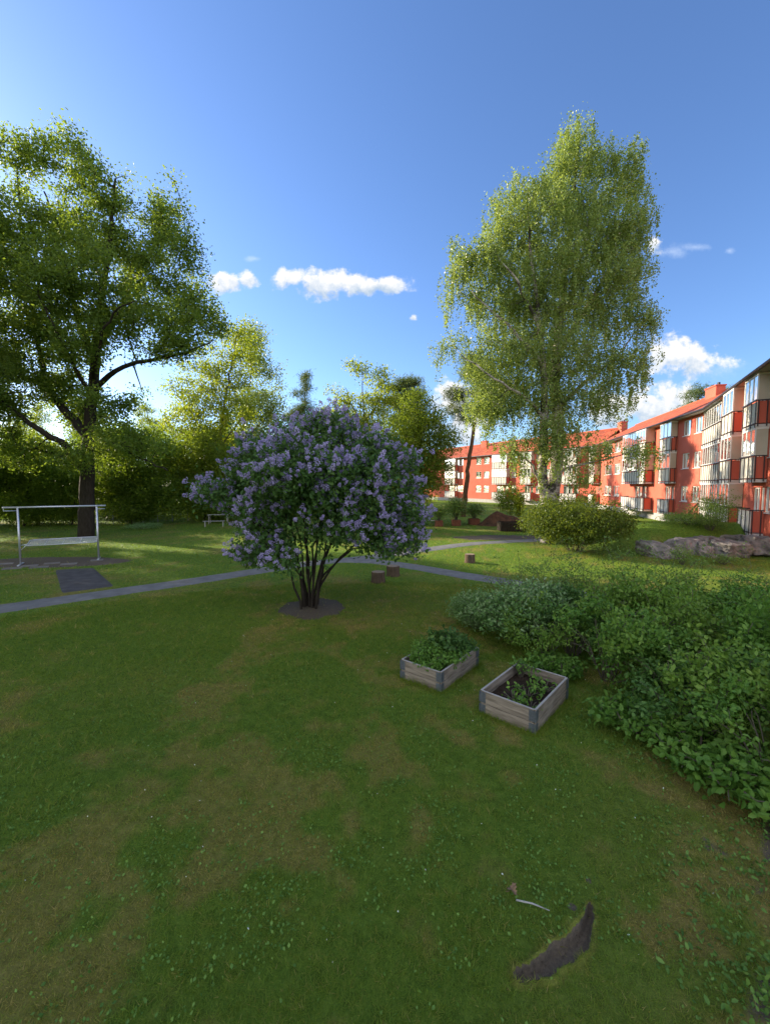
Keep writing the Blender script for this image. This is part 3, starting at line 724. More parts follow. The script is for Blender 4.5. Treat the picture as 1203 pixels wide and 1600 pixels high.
bir.limb([B(870, 560, .2), B(905, 500, .5), B(945, 430, .6), B(975, 340, .6), B(990, 250, .5)], 0.14, 0.02)
bir.limb([B(866, 640), B(910, 600, .4), B(960, 560, .6), B(1000, 510, .5)], 0.12, 0.02)
bir.limb([B(852, 660), B(820, 620, -.8), B(770, 590, -1.4), B(720, 555, -1.5)], 0.10, 0.02)
bir.limb([B(849, 755), B(838, 740, -.4), B(822, 718, -.7), B(800, 700, -.9)], 0.09, 0.025)
bir.limb([B(868, 745), B(885, 730, -.3), B(930, 722, -.6), B(985, 706, -.8)], 0.09, 0.02)
ell = [E(905, 222, 34, 34, Yb), E(890, 270, 50, 45, Yb), E(960, 260, 30, 42, Yb), E(992, 270, 20, 35, Yb), E(825, 305, 45, 38, Yb), E(775, 345, 25, 40, Yb), E(960, 350, 50, 60, Yb), E(870, 360, 90, 60, Yb),
       E(765, 410, 45, 45, Yb), E(722, 400, 20, 26, Yb), E(712, 432, 16, 22, Yb), E(985, 400, 30, 60, Yb), E(890, 450, 100, 60, Yb), E(800, 480, 70, 50, Yb), E(965, 470, 50, 50, Yb), E(860, 550, 90, 50, Yb),
       E(775, 560, 60, 45, Yb), E(712, 535, 24, 20, Yb), E(965, 560, 46, 42, Yb), E(1008, 500, 20, 22, Yb), E(1002, 560, 18, 28, Yb), E(850, 620, 90, 36, Yb), E(765, 630, 48, 32, Yb), E(955, 620, 36, 28, Yb), E(860, 680, 44, 28, Yb, -1),
       E(800, 690, 28, 20, Yb, -1), E(985, 704, 34, 13, Yb, -.8), E(925, 700, 30, 14, Yb, -.6), E(905, 745, 26, 12, Yb, -.5), E(800, 720, 16, 14, Yb, -.9), E(868, 715, 20, 14, Yb, -1.2), E(835, 745, 12, 10, Yb, -.9), E(1005, 300, 14, 26, Yb), E(700, 470, 8, 20, Yb), E(690, 545, 10, 14, Yb)]
ell = [(a, b, c, d, min(e, 3.0), f) for a, b, c, d, e, f in ell]
att = sample_env(ell, 1250, rng, gap=0.10, shell=0.42, mind=0.33)
bir.grow(att, step=0.5, sag=0.10, wob=0.07, lowbias=0.5)
lv, lf, lt = clump_leaves(bir, 200, 0.25, 0.092, rng, DIAMOND, up=0.1, flat=0.8, tintvar=0.3, hang=1.05, back=3)
finish_tree('birch_tree', bir, 'tall weeping birch with forked white and black trunk, in front of the red flats', 'tree', lv, lf, lt, M['birch_leaf'], M['birch_bark'], sides=8, tip_r=0.007, expo=0.46)

# ---- generic trees given by blobs
def blob_tree(name, label, Y, basepx, limbs, blobs, natt, per, size, lm, bm, seed, r0=0.2, sig=0.4, gap=0.2, tpl=DIAMOND, up=0.4, group=None, cat='tree', mind=0.5, crown='crown', trunk='trunk', flat=0.7, tip=0.012, sag=0.08, zbase=None):
    rng = np.random.RandomState(seed); q = P(basepx[0], basepx[1], Y)
    zb = hz(q[0], Y) if zbase is None else zbase
    b = np.array((q[0], Y, zb - 0.05)); T = Tree(b, rng)
    first = True
    for pts, ra, rb in limbs:
        pp = [P(p[0], p[1], Y + (p[2] if len(p) > 2 else 0)) for p in pts]
        if first: pp = [b] + pp; first = False
        T.limb(pp, ra, rb)
    ell = [E(px, py, rx, rz, Y, dy) for (px, py, rx, rz, dy) in blobs]
    att = sample_env(ell, natt, rng, gap=gap, shell=0.5, mind=mind)
    att[:, 2] = np.maximum(att[:, 2], zb + 0.15)
    T.grow(att, step=max(0.3, 0.012 * Y), sag=sag, wob=0.1)
    lv, lf, lt = clump_leaves(T, per, sig, size, rng, tpl, up=up, flat=flat, tintvar=0.5, back=3)
    lv[:, 2] = np.maximum(lv[:, 2], zb + 0.02)
    return finish_tree(name, T, label, cat, lv, lf, lt, lm, bm, group, tip_r=tip, crown=crown, trunk=trunk)

mid_a = blob_tree('birch_tree', 'yellow-green young birch, glowing against the light, left of the lilac', 38, (350, 800),
    [([(346, 760), (344, 700), (350, 640), (362, 570), (372, 515)], .22, .04), ([(344, 710), (325, 680), (300, 650)], .1, .03), ([(344, 700), (365, 670), (385, 650)], .1, .03)],
    [(372, 530, 34, 28, 0), (345, 580, 60, 38, 0), (300, 610, 42, 34, 0), (350, 645, 65, 36, -1), (290, 660, 40, 30, 0), (330, 690, 50, 26, 0)], 330, 70, .17, M['lime_leaf'], M['bark_grey'], 21)
mid_b = blob_tree('aspen_tree', 'slim grey-green aspen rising directly behind the left shoulder of the lilac', 44, (382, 800),
    [([(380, 760), (378, 690), (388, 620), (398, 540)], .25, .04), ([(380, 690), (410, 660), (425, 640)], .1, .03)],
    [(395, 535, 26, 32, 0), (410, 575, 28, 34, 0), (420, 620, 28, 34, 0), (395, 640, 40, 40, 0), (430, 660, 22, 26, 0), (400, 690, 45, 25, 0)], 300, 65, .18, M['birch_leaf'], M['bark_grey'], 22)
NEED = dict(tpl=NEEDLE, up=0.8, flat=0.55, sag=0.0)
blob_tree('pine_tree', 'narrow pointed pine standing alone against the sky, left of the lilac top', 58, (476, 800),
    [([(476, 740), (476, 660), (477, 585)], .22, .03)],
    [(478, 588, 6, 12, 0), (480, 608, 13, 9, 0), (470, 618, 14, 9, 0), (476, 634, 20, 10, 0), (462, 650, 18, 10, 0), (486, 655, 18, 10, 0), (472, 680, 34, 16, 0)], 170, 90, .42, M['needle'], M['bark_pine'], 23, sig=.35, gap=0.3, **NEED)
blob_tree('aspen_tree', 'open yellow-green aspen rising behind the lilac, topmost of the middle trees', 46, (568, 800),
    [([(570, 740), (570, 680), (568, 640), (566, 580)], .22, .03), ([(570, 660), (590, 630), (600, 600)], .1, .03), ([(570, 665), (548, 630), (540, 605)], .1, .03)],
    [(560, 585, 26, 24, 0), (592, 592, 24, 24, 0), (545, 615, 34, 26, 0), (600, 625, 34, 26, 0), (532, 650, 26, 26, 0), (570, 655, 50, 26, 0), (560, 700, 60, 30, 0)], 320, 48, .19, M['lime_leaf'], M['bark_grey'], 24, gap=.3)
blob_tree('pine_tree', 'dark flat-topped pine peeking above the maple, right of the lilac', 52, (632, 800),
    [([(632, 740), (634, 660), (636, 600)], .25, .04)],
    [(640, 596, 18, 9, 0), (622, 606, 20, 9, 0), (650, 612, 16, 8, 0), (628, 628, 28, 12, 0), (640, 650, 30, 14, 0)], 130, 130, .42, M['needle'], M['bark_pine'], 25, sig=.35, gap=0.25, **NEED)
mid_c = blob_tree('maple_tree', 'dense bushy maple just right of the lilac, hiding the end of the far flats', 33, (655, 815),
    [([(655, 780), (656, 730), (654, 680), (652, 630)], .2, .04), ([(655, 750), (675, 715), (690, 690)], .08, .02), ([(655, 755), (635, 720), (620, 700)], .08, .02)],
    [(650, 632, 24, 26, 0), (640, 670, 38, 34, 0), (675, 672, 24, 40, 0), (620, 700, 40, 35, 0), (672, 720, 32, 34, 0), (700, 690, 20, 22, -1), (650, 755, 40, 28, 0), (690, 740, 16, 22, 0)], 420, 80, .14, M['maple_leaf'], M['bark_dark'], 26, sig=.34, gap=.17)
blob_tree('pine_tree', 'old leaning pine with long bare trunk, left of the weeping birch', 40, (723, 800),
    [([(726, 780), (733, 720), (739, 670), (745, 610), (748, 560)], .27, .06), ([(742, 640), (720, 625), (700, 618)], .08, .02), ([(745, 610), (770, 600), (790, 590)], .08, .02)],
    [(716, 615, 20, 10, 0), (712, 640, 18, 9, 0), (745, 580, 24, 16, 0), (770, 610, 30, 16, 0), (735, 560, 16, 12, 0), (760, 640, 26, 10, 0), (725, 655, 14, 6, 0)], 190, 120, .30, M['needle'], M['bark_pine'], 27, r0=.3, sig=.34, gap=0.1, **NEED)
blob_tree('pine_tree', 'sunlit pine crown above the near roof, left of the large chimney', 56, (1088, 820),
    [([(1088, 740), (1090, 660), (1092, 612)], .3, .06)],
    [(1096, 606, 18, 9, 0), (1085, 620, 20, 9, 0), (1078, 636, 22, 10, 0), (1100, 630, 16, 9, 0), (1085, 655, 30, 14, 0)], 90, 70, .36, M['needle'], M['bark_pine'], 28, sig=.3, gap=0.36, **NEED)
blob_tree('pine_tree', 'low greyish pine crown above the near roof, right of the large chimney', 60, (1140, 820),
    [([(1140, 740), (1140, 660), (1140, 612)], .3, .06)],
    [(1150, 606, 16, 6, 0), (1132, 611, 18, 7, 0), (1160, 612, 10, 6, 0), (1140, 630, 30, 12, 0)], 80, 60, .36, M['needle'], M['bark_pine'], 29, sig=.3, gap=0.36, **NEED)

# ---- the wood's edge on the left: bushy small trees
wood_a = blob_tree('hazel_bush', 'broad dark hazel thicket low at the left frame edge, behind the rack', 31, (40, 828),
    [([(42, 790), (46, 750), (50, 700)], .12, .03), ([(42, 800), (15, 760), (0, 730)], .08, .02)],
    [(50, 720, 55, 30, 0), (0, 745, 45, 30, 0), (90, 760, 40, 30, 0), (30, 790, 70, 26, 0), (20, 690, 40, 18, 0)], 300, 90, .15, M['dark_leaf'], M['bark_dark'], 31, cat='bush', group='bushy growth along the edge of the wood', gap=.15, crown='foliage', trunk='stem', mind=.4)
wood_b = blob_tree('hazel_bush', 'rounded hazel with sun coming through it, right of the oak trunk', 33, (205, 822),
    [([(205, 790), (200, 740), (195, 690)], .12, .03), ([(205, 795), (235, 750), (250, 710)], .08, .02)],
    [(200, 690, 45, 34, 0), (250, 700, 40, 34, 0), (170, 740, 40, 34, 0), (230, 750, 60, 34, 0), (200, 790, 50, 24, 0), (260, 780, 40, 26, 0)], 330, 80, .155, M['dark_leaf'], M['bark_dark'], 32, cat='bush', group='bushy growth along the edge of the wood', gap=.2, crown='foliage', trunk='stem', mind=.4)
wood_c = blob_tree('hazel_bush', 'tall loose hazel with golden leaves, against the left side of the lilac', 35, (320, 820),
    [([(320, 790), (318, 740), (322, 690)], .12, .03), ([(320, 795), (290, 750), (285, 710)], .08, .02)],
    [(320, 700, 36, 34, 0), (285, 720, 34, 34, 0), (350, 735, 36, 34, 0), (300, 760, 50, 30, 0), (340, 785, 40, 26, 0)], 300, 80, .16, M['maple_leaf'], M['bark_dark'], 33, cat='bush', group='bushy growth along the edge of the wood', gap=.2, crown='foliage', trunk='stem', mind=.4)
wd = [(wood_b, (-28.5, 41, 0), 1.1, 1.15, 'hazel bush filling the gap between oak trunk and left frame edge'),
      (wood_c, (-24.5, 37, 0), 2.3, 0.9, 'small hazel in half shade directly behind the oak trunk'),
      (wood_a, (-9.5, 41, 0), 0.6, 1.0, 'dark hazel thicket showing through the lilac on its left'),
      (wood_b, (-4.0, 44, 0), 4.0, 1.0, 'hazel bush behind the middle of the lilac crown'),
      (wood_c, (0.5, 47, 0), 5.2, 0.9, 'hazel bush behind the right half of the lilac crown'),
      (wood_a, (-34, 33, 0), 3.0, 1.05, 'hazel thicket cut by the left frame edge, farther than the rack'),
      (wood_b, (-19.5, 44, 0), 0.4, 1.2, 'taller hazel in the second row, between oak and young birch'),
      (wood_c, (-15.5, 45, 0), 3.4, 1.15, 'yellowish hazel in the second row, below the young birch')]
wd += [(wood_a, (-24.5, 32, 0), 1.2, .62, 'low dark thicket on the lawn edge left of the oak trunk'), (wood_b, (-20.0, 33.5, 0), 2.9, .6, 'low thicket directly behind the oak trunk'),
       (wood_a, (-15.5, 35.5, 0), 4.4, .62, 'low dark thicket behind the pale-leaved low plant'), (wood_b, (-11.5, 37, 0), .9, .6, 'low thicket behind the picnic table'),
       (wood_c, (-29.0, 34, 0), 5.0, .8, 'thicket right of the left frame edge, above the rack crossbar'), (wood_a, (-46, 52, 0), 2.0, 1.1, 'hazel thicket far back at the left frame edge'),
       (wood_b, (-38, 56, 0), 3.0, 1.1, 'hazel thicket far back, between left frame edge and oak'), (wood_a, (-29, 55, 0), .3, 1.1, 'hazel thicket far back, right behind the oak crown foot'),
       (wood_b, (-21, 58, 0), 1.7, 1.1, 'hazel thicket far back, below the young birch'), (wood_c, (-13, 60, 0), 1.1, 1.2, 'hazel thicket far back, under the narrow pine'),
       (wood_a, (-5, 60, 0), 2.2, 1.1, 'hazel thicket far back, behind the lilac'), (wood_b, (4, 62, 0), 3.1, 1.0, 'hazel thicket far back, behind the bushy maple')]
for src, loc, rz, s, lab in wd: copy_tree(src, loc, rz, s, lab)
far = [(mid_a, (-62, 72), 1.0, 1.0, 'far birch of the wood at the left frame edge'), (mid_b, (-50, 68), 2.0, 0.9, 'far grey-green aspen seen through the oak'),
       (mid_a, (-41, 74), 3.0, 1.0, 'far birch just right of the oak trunk'), (mid_b, (-29, 78), 4.0, 0.8, 'far aspen behind the golden hazel'),
       (mid_a, (-16, 84), 5.0, 0.85, 'far birch behind the top left of the lilac'), (mid_b, (-5, 92), 0.5, 0.8, 'far aspen behind the lilac and the open aspen'),
       (mid_b, (-7.5, 58), 2.6, .72, 'greenish aspen filling the gap left of the open aspen'), (mid_a, (4.2, 60), 0.9, .78, 'birch between the open aspen and the dark flat-topped pine'), (mid_c, (2, 70), 1.5, 1.0, 'far maple between lilac and bushy maple')]
for src, (x, y), rz, s, lab in far:
    o = copy_tree(src, (x, y, 0), rz, s, lab); o['group'] = 'far trees of the wood'
# oaks of the same wood just beyond the left frame edge: they keep the near lawn in shade
for i, (x, y, rz, s) in enumerate(((-26.5, 14.5, 2.0, 0.92), (-25, 4.0, 4.1, 0.9), (-31, 19.5, 5.6, 0.95), (-25, 19, 0.7, 0.74), (-31, -7, 1.0, 0.95), (-38, 11, 3.1, 1.0), (-40, 27, 5.0, 0.9))):
    o = copy_tree(oak_root, (x, y, 0), rz, s, 'oak of the wood beyond the left frame edge'); o['group'] = 'oaks beyond the left frame edge'

# undergrowth on the floor of the wood
rng = np.random.RandomState(88); n = 60000; x = -62 + rng.rand(n) * 72; y = 33.5 + rng.rand(n) ** 1.3 * 45
k = (y > 33.5 - (x + 20) * 0.16 + 1.5 * fbm(x, y, 3, 90)) & (y > 36 + np.maximum(0, x + 8) * 2.2); x, y = x[k], y[k]
z = rng.rand(len(x)) ** 1.3 * (0.35 + 1.9 * fbm(x, y, 2.2, 89)) * smooth((y - 33) / 5)
V_, F_, t_ = rand_leaves(np.stack([x, y, z + .03], 1), 0.24, DIAMOND, rng, up=.6)
tag(np_mesh('undergrowth', V_, F_, M['dark_leaf'], tint=t_), kind='stuff')

# ------------------------------------------------------------------ lilac
rng = np.random.RandomState(41); Yl = LILAC[1]
lb = np.array((LILAC[0], LILAC[1], hz(*LILAC) - 0.05)); lil = Tree(lb, rng)
def L(px, py, dy=0): return P(px, py, Yl + dy)
starts = []
for i in range(19):
    a = 2 * math.pi * i / 19 + rng.rand() * .3; r = 0.05 + 0.26 * rng.rand()
    if i == 0: r = 0
    s0 = lb + np.array((math.cos(a) * r, math.sin(a) * r, 0))
    rad = 0.6 + 1.3 * rng.rand(); top = 1.5 + 2.2 * rng.rand()
    pts = [s0, s0 + np.array((math.cos(a) * rad * .12, math.sin(a) * rad * .12, top * .35)), s0 + np.array((math.cos(a) * rad * .5, math.sin(a) * rad * .5, top * .75)), s0 + np.array((math.cos(a) * rad, math.sin(a) * rad, top))]
    if i > 0:
        lil.pos.append(s0); lil.par.append(-1); lil.fix.append(0.036)
    lil.limb(pts, 0.038 - 0.014 * rng.rand(), 0.014, wob=0.04)
ell = [E(515, 672, 46, 30, Yl), E(470, 690, 50, 34, Yl, .2), E(560, 690, 50, 34, Yl, .3), E(600, 720, 38, 30, Yl, 0), E(405, 728, 50, 28, Yl, 0), E(345, 768, 42, 24, Yl, 0), E(375, 790, 40, 20, Yl, .3), E(635, 765, 28, 30, Yl, 0),
       E(500, 745, 100, 46, Yl, .4), E(470, 790, 90, 36, Yl, -.5), E(425, 838, 46, 30, Yl, -.5), E(402, 858, 24, 14, Yl, -.4), E(560, 815, 60, 32, Yl, -.6), E(625, 838, 38, 26, Yl, -.3), E(600, 800, 50, 34, Yl, 0),
       E(480, 735, 80, 44, Yl, -1.1), E(545, 750, 70, 42, Yl, -1.0), E(648, 800, 16, 20, Yl, 0), E(606, 850, 30, 15, Yl, -.3), E(455, 856, 22, 14, Yl, -.9), E(390, 690, 14, 14, Yl), E(640, 720, 12, 14, Yl)]
ell = [(a, b, c, d, min(max(e, 0.9), 1.5), f) for a, b, c, d, e, f in ell]
att = sample_env(ell, 900, rng, gap=0.0, shell=0.33, mind=0.155)
lil.grow(att, step=0.22, sag=0.06, wob=0.08, lowbias=0.6)
lv, lf, lt = clump_leaves(lil, 42, 0.145, 0.095, rng, OVAL, up=0.5, flat=0.8, tintvar=0.4, back=4)
lilac_root = finish_tree('lilac_bush', lil, 'big lilac in purple bloom, spreading dome on many bare stems in a soil ring', 'bush', lv, lf, lt, M['lilac_leaf'], M['bark_dark'], tip_r=0.0045, crown='foliage', trunk='stem')
# panicles: at twig ends that face outwards, upwards or towards the light
tips = np.array(lil.pos)[lil.tips]; cen = lb + np.array((0, 0, 2.3))
dv = (tips - cen) / np.array((2.9, 2.2, 2.4)); rad = np.linalg.norm(dv, axis=1)
score = rad + 0.55 * dv[:, 2] + 0.10 * rng.rand(len(tips)) + 0.55 * (fbm(tips[:, 0] * 1.0 + 5, tips[:, 2] + tips[:, 1] * .6 + 9, 0.9, 44, 2) - .5); pick = tips[np.argsort(-score)[:860]]; dirs = unit((pick - cen) * np.array((0.8, 0.8, 0.7)) + np.array((0, 0, 0.9)))
extra = np.repeat(np.arange(len(pick)), 3); pk = pick[extra] + dirs[extra] * .09 + rng.normal(size=(len(extra), 3)) * 0.075; dr_ = unit(dirs[extra] + rng.normal(size=(len(extra), 3)) * 0.55)
cv_, cu, cn, cs, ct = [], [], [], [], []
NP = 60
for k in range(len(pk)):
    sz_ = 0.55 + 0.85 * rng.rand(); ln = 0.12 * sz_; t = rng.rand(NP) ** 0.8; rr = 0.060 * sz_ * (1 - t * 0.6) * (0.6 + 0.4 * rng.rand(NP)); an = rng.rand(NP) * 6.283
    d = dr_[k]; a = np.cross(d, (0.3, 0.5, 0.8)); a /= np.linalg.norm(a); b = np.cross(d, a)
    rad_ = np.cos(an)[:, None] * a + np.sin(an)[:, None] * b
    cv_.append(pk[k] + d * (t * ln)[:, None] + rad_ * rr[:, None]); cn.append(rad_ + d * 0.5 + rng.normal(size=(NP, 3)) * .4)
    ct.append(np.clip(rng.rand() * 0.55 + rng.rand(NP) * 0.45, 0, 1))
cv_ = np.concatenate(cv_); cn = unit(np.concatenate(cn)); ct = np.concatenate(ct)
PET = (np.array([(-0.5, 0, 0), (0, 0.5, 0.1), (0.5, 0, 0), (0, -0.5, 0.1)]), np.array([(0, 1, 2, 3)]))
V_, F_ = place_leaves(cv_, rng.normal(size=cv_.shape), cn, np.full(len(cv_), 0.031), PET)
ob_ = np_mesh('blossom', V_ - lb, F_, M['petal'], lilac_root, tint=np.repeat(ct, 4))

# ------------------------------------------------------------------ shrubs
def shrub(name, label, loc, rx, h, natt, per, size, lm, seed, group=None, up=1.2, sig=0.09, tpl=OVAL, stems=14, low=0.1, flat=0.5, mind=0.1, cat='shrub', loose=0.0, gap=0.0, tint0=0.0):
    rng = np.random.RandomState(seed); b = np.zeros(3); T = Tree(b, rng)
    for i in range(stems):
        a = 2 * math.pi * i / stems + rng.rand() * .4; r = 0.05 * rx; s0 = np.array((math.cos(a) * r * 2, math.sin(a) * r * 2, -0.02))
        k = 0.35 + 0.6 * rng.rand(); e = np.array((math.cos(a) * rx * k, math.sin(a) * rx * k, h * (1.0 - 0.45 * k)))
        T.pos.append(s0); T.par.append(-1); T.fix.append(0.012)
        T.limb([s0, s0 * .5 + e * .5 + np.array((0, 0, h * .15)), e], 0.012, 0.005, wob=0.02)
    ell = [(0, 0, h * (0.5 + low), rx, rx, h * (0.5 - low * .6))]
    for k in range(7):
        a = rng.rand() * 6.28; r = rx * (0.35 + .4 * rng.rand()); ell.append((math.cos(a) * r, math.sin(a) * r, h * (0.5 + .28 * rng.rand()), rx * .42, rx * .42, h * .30))
    att = sample_env(ell, natt, rng, shell=0.3, mind=mind, gap=gap); att[:, 2] = np.maximum(att[:, 2], 0.08)
    if loose: att[:, 2] += (rng.rand(len(att)) ** 3) * loose
    T.grow(att, step=0.15, sag=0.1, wob=0.1)
    lv, lf, lt = clump_leaves(T, per, sig, size, rng, tpl, up=up, flat=flat, tintvar=0.45, back=3)
    lv[:, 2] = np.maximum(lv[:, 2], 0.01); lt = np.clip(lt + tint0, 0, 1)
    root = empty(name, loc, label, cat, group)
    v, f = T.wood(0.0035, 0.4, 5)
    np_mesh('stem', v, f, M['bark_grey'], root, smooth=True); np_mesh('foliage', lv, lf, lm, root, tint=lt)
    return root
HG = 'shrubs of the leafy mass on the right'
def at(x, y): return (x, y, hz(x, y))
dense = [shrub('leafy_shrub', 'bright green shrub overhanging the back right corner of the open planter box', at(3.55, 6.35), 0.8, 1.1, 300, 30, 0.062, M['shrub_leaf'], 51, HG, low=-.03, mind=.14, gap=.3, sig=.07, loose=.4),
         shrub('leafy_shrub', 'bright green shrub at the front of the mass, right of the open planter box', at(3.9, 5.25), 0.85, 1.05, 300, 30, 0.064, M['shrub_leaf_b'], 52, HG, low=-.05, mind=.14, gap=.3, sig=.07, loose=.4),
         shrub('leafy_shrub', 'big-leaved shrub at the right frame edge, lowest in the picture', at(4.75, 4.45), 0.9, .95, 270, 28, 0.070, M['shrub_leaf_c'], 53, HG, low=-.05, mind=.15, gap=.3, sig=.075, loose=.35)]
pale = shrub('pale_shrub', 'greyish pale-leaved shrub right behind the planted box', at(2.55, 8.0), 0.8, 0.95, 240, 26, 0.066, M['pale_leaf'], 54, HG, tint0=0.05, mind=.13, gap=.2, loose=.3)
wispy = shrub('wispy_shrub', 'thin airy shrub nearest the path fork, behind the pale shrubs', at(3.9, 9.6), 0.85, 1.15, 130, 14, 0.045, M['wisp_leaf'], 55, HG, loose=0.8, sig=.09, gap=.3, mind=.16)
hedge = [(dense[1], 2.95, 7.35, 3.3, .8, 'small bright shrub filling the notch beside the planted box, right of the pale shrub'), (dense[0], 4.0, 4.0, .4, (.85, .85, .8), 'low shrub lowest at the right frame edge, spilling over the weeds'), (dense[2], 3.75, 4.75, 2.0, (.8, .8, .75), 'low dark shrub at the front tip of the mass'), (dense[0], 4.75, 5.75, 1.2, (1.0, 1.0, 0.78), 'bright shrub in the second row, behind the frontmost one'), (dense[1], 4.45, 6.95, 2.6, (1.05, 1.05, 1.21), 'rounded shrub in the middle of the mass, behind the open planter box'),
         (dense[0], 5.75, 5.3, 3.9, (1.1, 1.1, 1.32), 'shrub at the right frame edge above the big-leaved one'), (dense[1], 5.55, 6.6, 5.0, (1.05, 1.05, 0.89), 'shrub in the third row near the right frame edge'),
         (dense[2], 3.45, 7.35, 0.7, (0.92, 0.92, 0.92), 'green shrub between the pale shrub and the open planter box'), (dense[0], 6.6, 7.4, 2.2, 1.05, 'dark green shrub at the right frame edge in the back row'),
         (dense[1], 5.3, 7.9, 1.1, (1.0, 1.0, 1.05), 'shrub in the back row, below the airy shrubs'), (pale, 3.35, 8.45, 2.2, 0.98, 'second pale shrub, a step right of the one behind the planted box'),
         (dense[2], 4.3, 8.3, 4.4, (0.9, 0.9, 0.99), 'green shrub right of the second pale shrub'), (dense[1], 7.2, 6.6, 0.2, 1.0, 'shrub mostly outside the right frame edge'),
         (pale, 1.95, 8.75, 4.2, 0.72, 'small pale shrub at the left end of the mass, above the planted box'),
         (wispy, 5.0, 9.35, 1.3, 1.0, 'airy shrub in front of the side path, second from the fork'), (wispy, 6.1, 9.0, 2.7, 1.0, 'airy shrub in front of the side path, third from the fork'),
         (wispy, 7.0, 8.6, 4.1, 1.0, 'airy shrub in front of the side path, next to last before the right edge'), (wispy, 8.0, 8.2, 5.3, 0.95, 'airy shrub in front of the side path, cut by the right edge'),
         (wispy, 2.9, 9.5, 3.3, 0.75, 'low airy shrub at the tip of the mass, against the side path')]
for src, x, y, rz, s, lab in hedge: copy_tree(src, at(x, y), rz, s, lab)
bx, by = G(915, 868); shrub('rounded_bush', 'wide yellow-green bush on the lawn beneath the weeping birch', at(bx + .05, by + 1.2), 2.45, 2.15, 620, 46, 0.085, M['gold_leaf'], 61, None, up=0.5, sig=.2, mind=.25, stems=24, flat=.5, gap=.22, loose=.55, tpl=DIAMOND, cat='bush')
q = P(1130, 800, 19.5); shrub('wispy_bush', 'upright feathery bush at the foot of the near balconies', (q[0] - .4, 19.8, hz(q[0], 19.8)), 1.1, 1.35, 170, 22, 0.06, M['wisp_leaf'], 62, None, loose=0.9, sig=.16, mind=.18, cat='bush')
q = P(1045, 800, 18.6); shrub('low_weed_clump', 'low grassy weeds on top of the rock ledge', (P(1085, 800, 20)[0], 20.3, hz(P(1085, 800, 20)[0], 20.3)), 1.3, .55, 200, 20, 0.06, M['wisp_leaf'], 63, None, sig=.12, mind=.16, cat='weeds')
q = G(1070, 884); w1 = shrub('rockside_plant', 'bushy green plant growing in front of the rocks, left of centre', at(q[0], q[1] + .2), .42, .6, 60, 16, 0.05, M['wisp_leaf'], 64, 'plants in front of the rocks', sig=.12, mind=.13, cat='plant', loose=.3)
q = G(1145, 886); copy_tree(w1, at(q[0], q[1] + .5), 2.1, (1.2, 1.0, .6), 'low dark plant growing in front of the rocks, at the right')
# small tree and sapling by the soil mound
Yt = 37.0
q = P(795, 800, Yt)
sm = shrub('small_tree', 'small dark multi-stemmed tree behind the soil mound', (q[0], Yt, 0), 1.25, 2.9, 170, 26, 0.11, M['maple_leaf'], 65, None, sig=.22, mind=.3, cat='tree', tpl=DIAMOND, loose=.6)
q = P(811, 800, 35.5)
shrub('sapling', 'slender pale lime sapling beside the small dark tree', (q[0], 35.5, 0), .38, 2.4, 70, 26, 0.11, M['lime_leaf'], 66, None, sig=.14, mind=.2, cat='sapling', tpl=DIAMOND, stems=3)

# ground cover bottom right
rng = np.random.RandomState(70); n = 52000
x = 1.6 + rng.rand(n) * 4.5; y = 1.7 + rng.rand(n) * 3.6
edge = seg_dist(x, y, [(2.35, 1.2), (2.75, 2.6), (3.1, 3.4), (3.6, 4.0), (5.5, 4.0)])
right = (x - 2.05 - 0.98 * (y - 2.48)); dens = (0.22 + 0.5 * smooth((right - 0.1) / 0.8)) * smooth((right + 0.25) / 0.7) * smooth((fbm(x, y, .40, 71) - .40) / .14)
scat = smooth((fbm(x, y, .5, 73) - .5) / .15) * 0.12
k = rng.rand(n) < np.maximum(dens, scat); x, y = x[k], y[k]
z = H(x, y) + 0.015 + 0.09 * rng.rand(len(x)) * smooth((x - 2.05 - 0.98 * (y - 2.48)) / .6) + 0.01 * rng.rand(len(x))
V_, F_, t_ = rand_leaves(np.stack([x, y, z], 1), 0.036, OVAL, rng, up=1.3)
tag(np_mesh('ground_cover', V_, F_, M['weed_leaf'], tint=t_), kind='stuff')
# clover and weed leaves among the lawn grass
n = 22000; a = (rng.rand(n) - .5) * 2 * R(50); r = 1.9 + rng.rand(n) ** 1.2 * 6
x = r * np.sin(a); y = r * np.cos(a); ok, dry = grass_ok(x, y, 1); k = ok & (rng.rand(n) < smooth((fbm(x, y, .45, 81) - .42) / .2) * (1 - .7 * dry) + .04); x, y = x[k], y[k]
V_, F_, t_ = rand_leaves(np.stack([x, y, H(x, y) + .012 + .02 * rng.rand(len(x))], 1), 0.024, DIAMOND, rng, up=2.0)
tag(np_mesh('clover', V_, F_, M['weed_leaf'], tint=np.clip(t_ * .8 + .2, 0, 1)), kind='stuff')
# crumbs of soil in the hollow and round the lilac
n = 2600; x = 0.7 + rng.rand(n) * 1.6; y = 1.9 + rng.rand(n) * 1.6; k = hole_field(x, y) + .25 * rng.rand(n) > 0.12; x, y = x[k], y[k]
a = rng.rand(1500) * 6.28; rr_ = rng.rand(1500) ** .5 * 1.0; x = np.concatenate([x, LILAC[0] + rr_ * np.cos(a)]); y = np.concatenate([y, LILAC[1] + rr_ * np.sin(a)])
OCT = (np.array([(0, 0, 0), (.5, .4, .35), (1, 0, .1), (.5, -.4, .3), (.5, 0, .75)]), np.array([(0, 1, 4, 3), (1, 2, 3, 4)]))
V_, F_, t_ = rand_leaves(np.stack([x, y, H(x, y) + .001], 1), 0.010, OCT, rng, up=8)
tag(np_mesh('soil_crumbs', V_, F_, M['dirt']), kind='stuff')
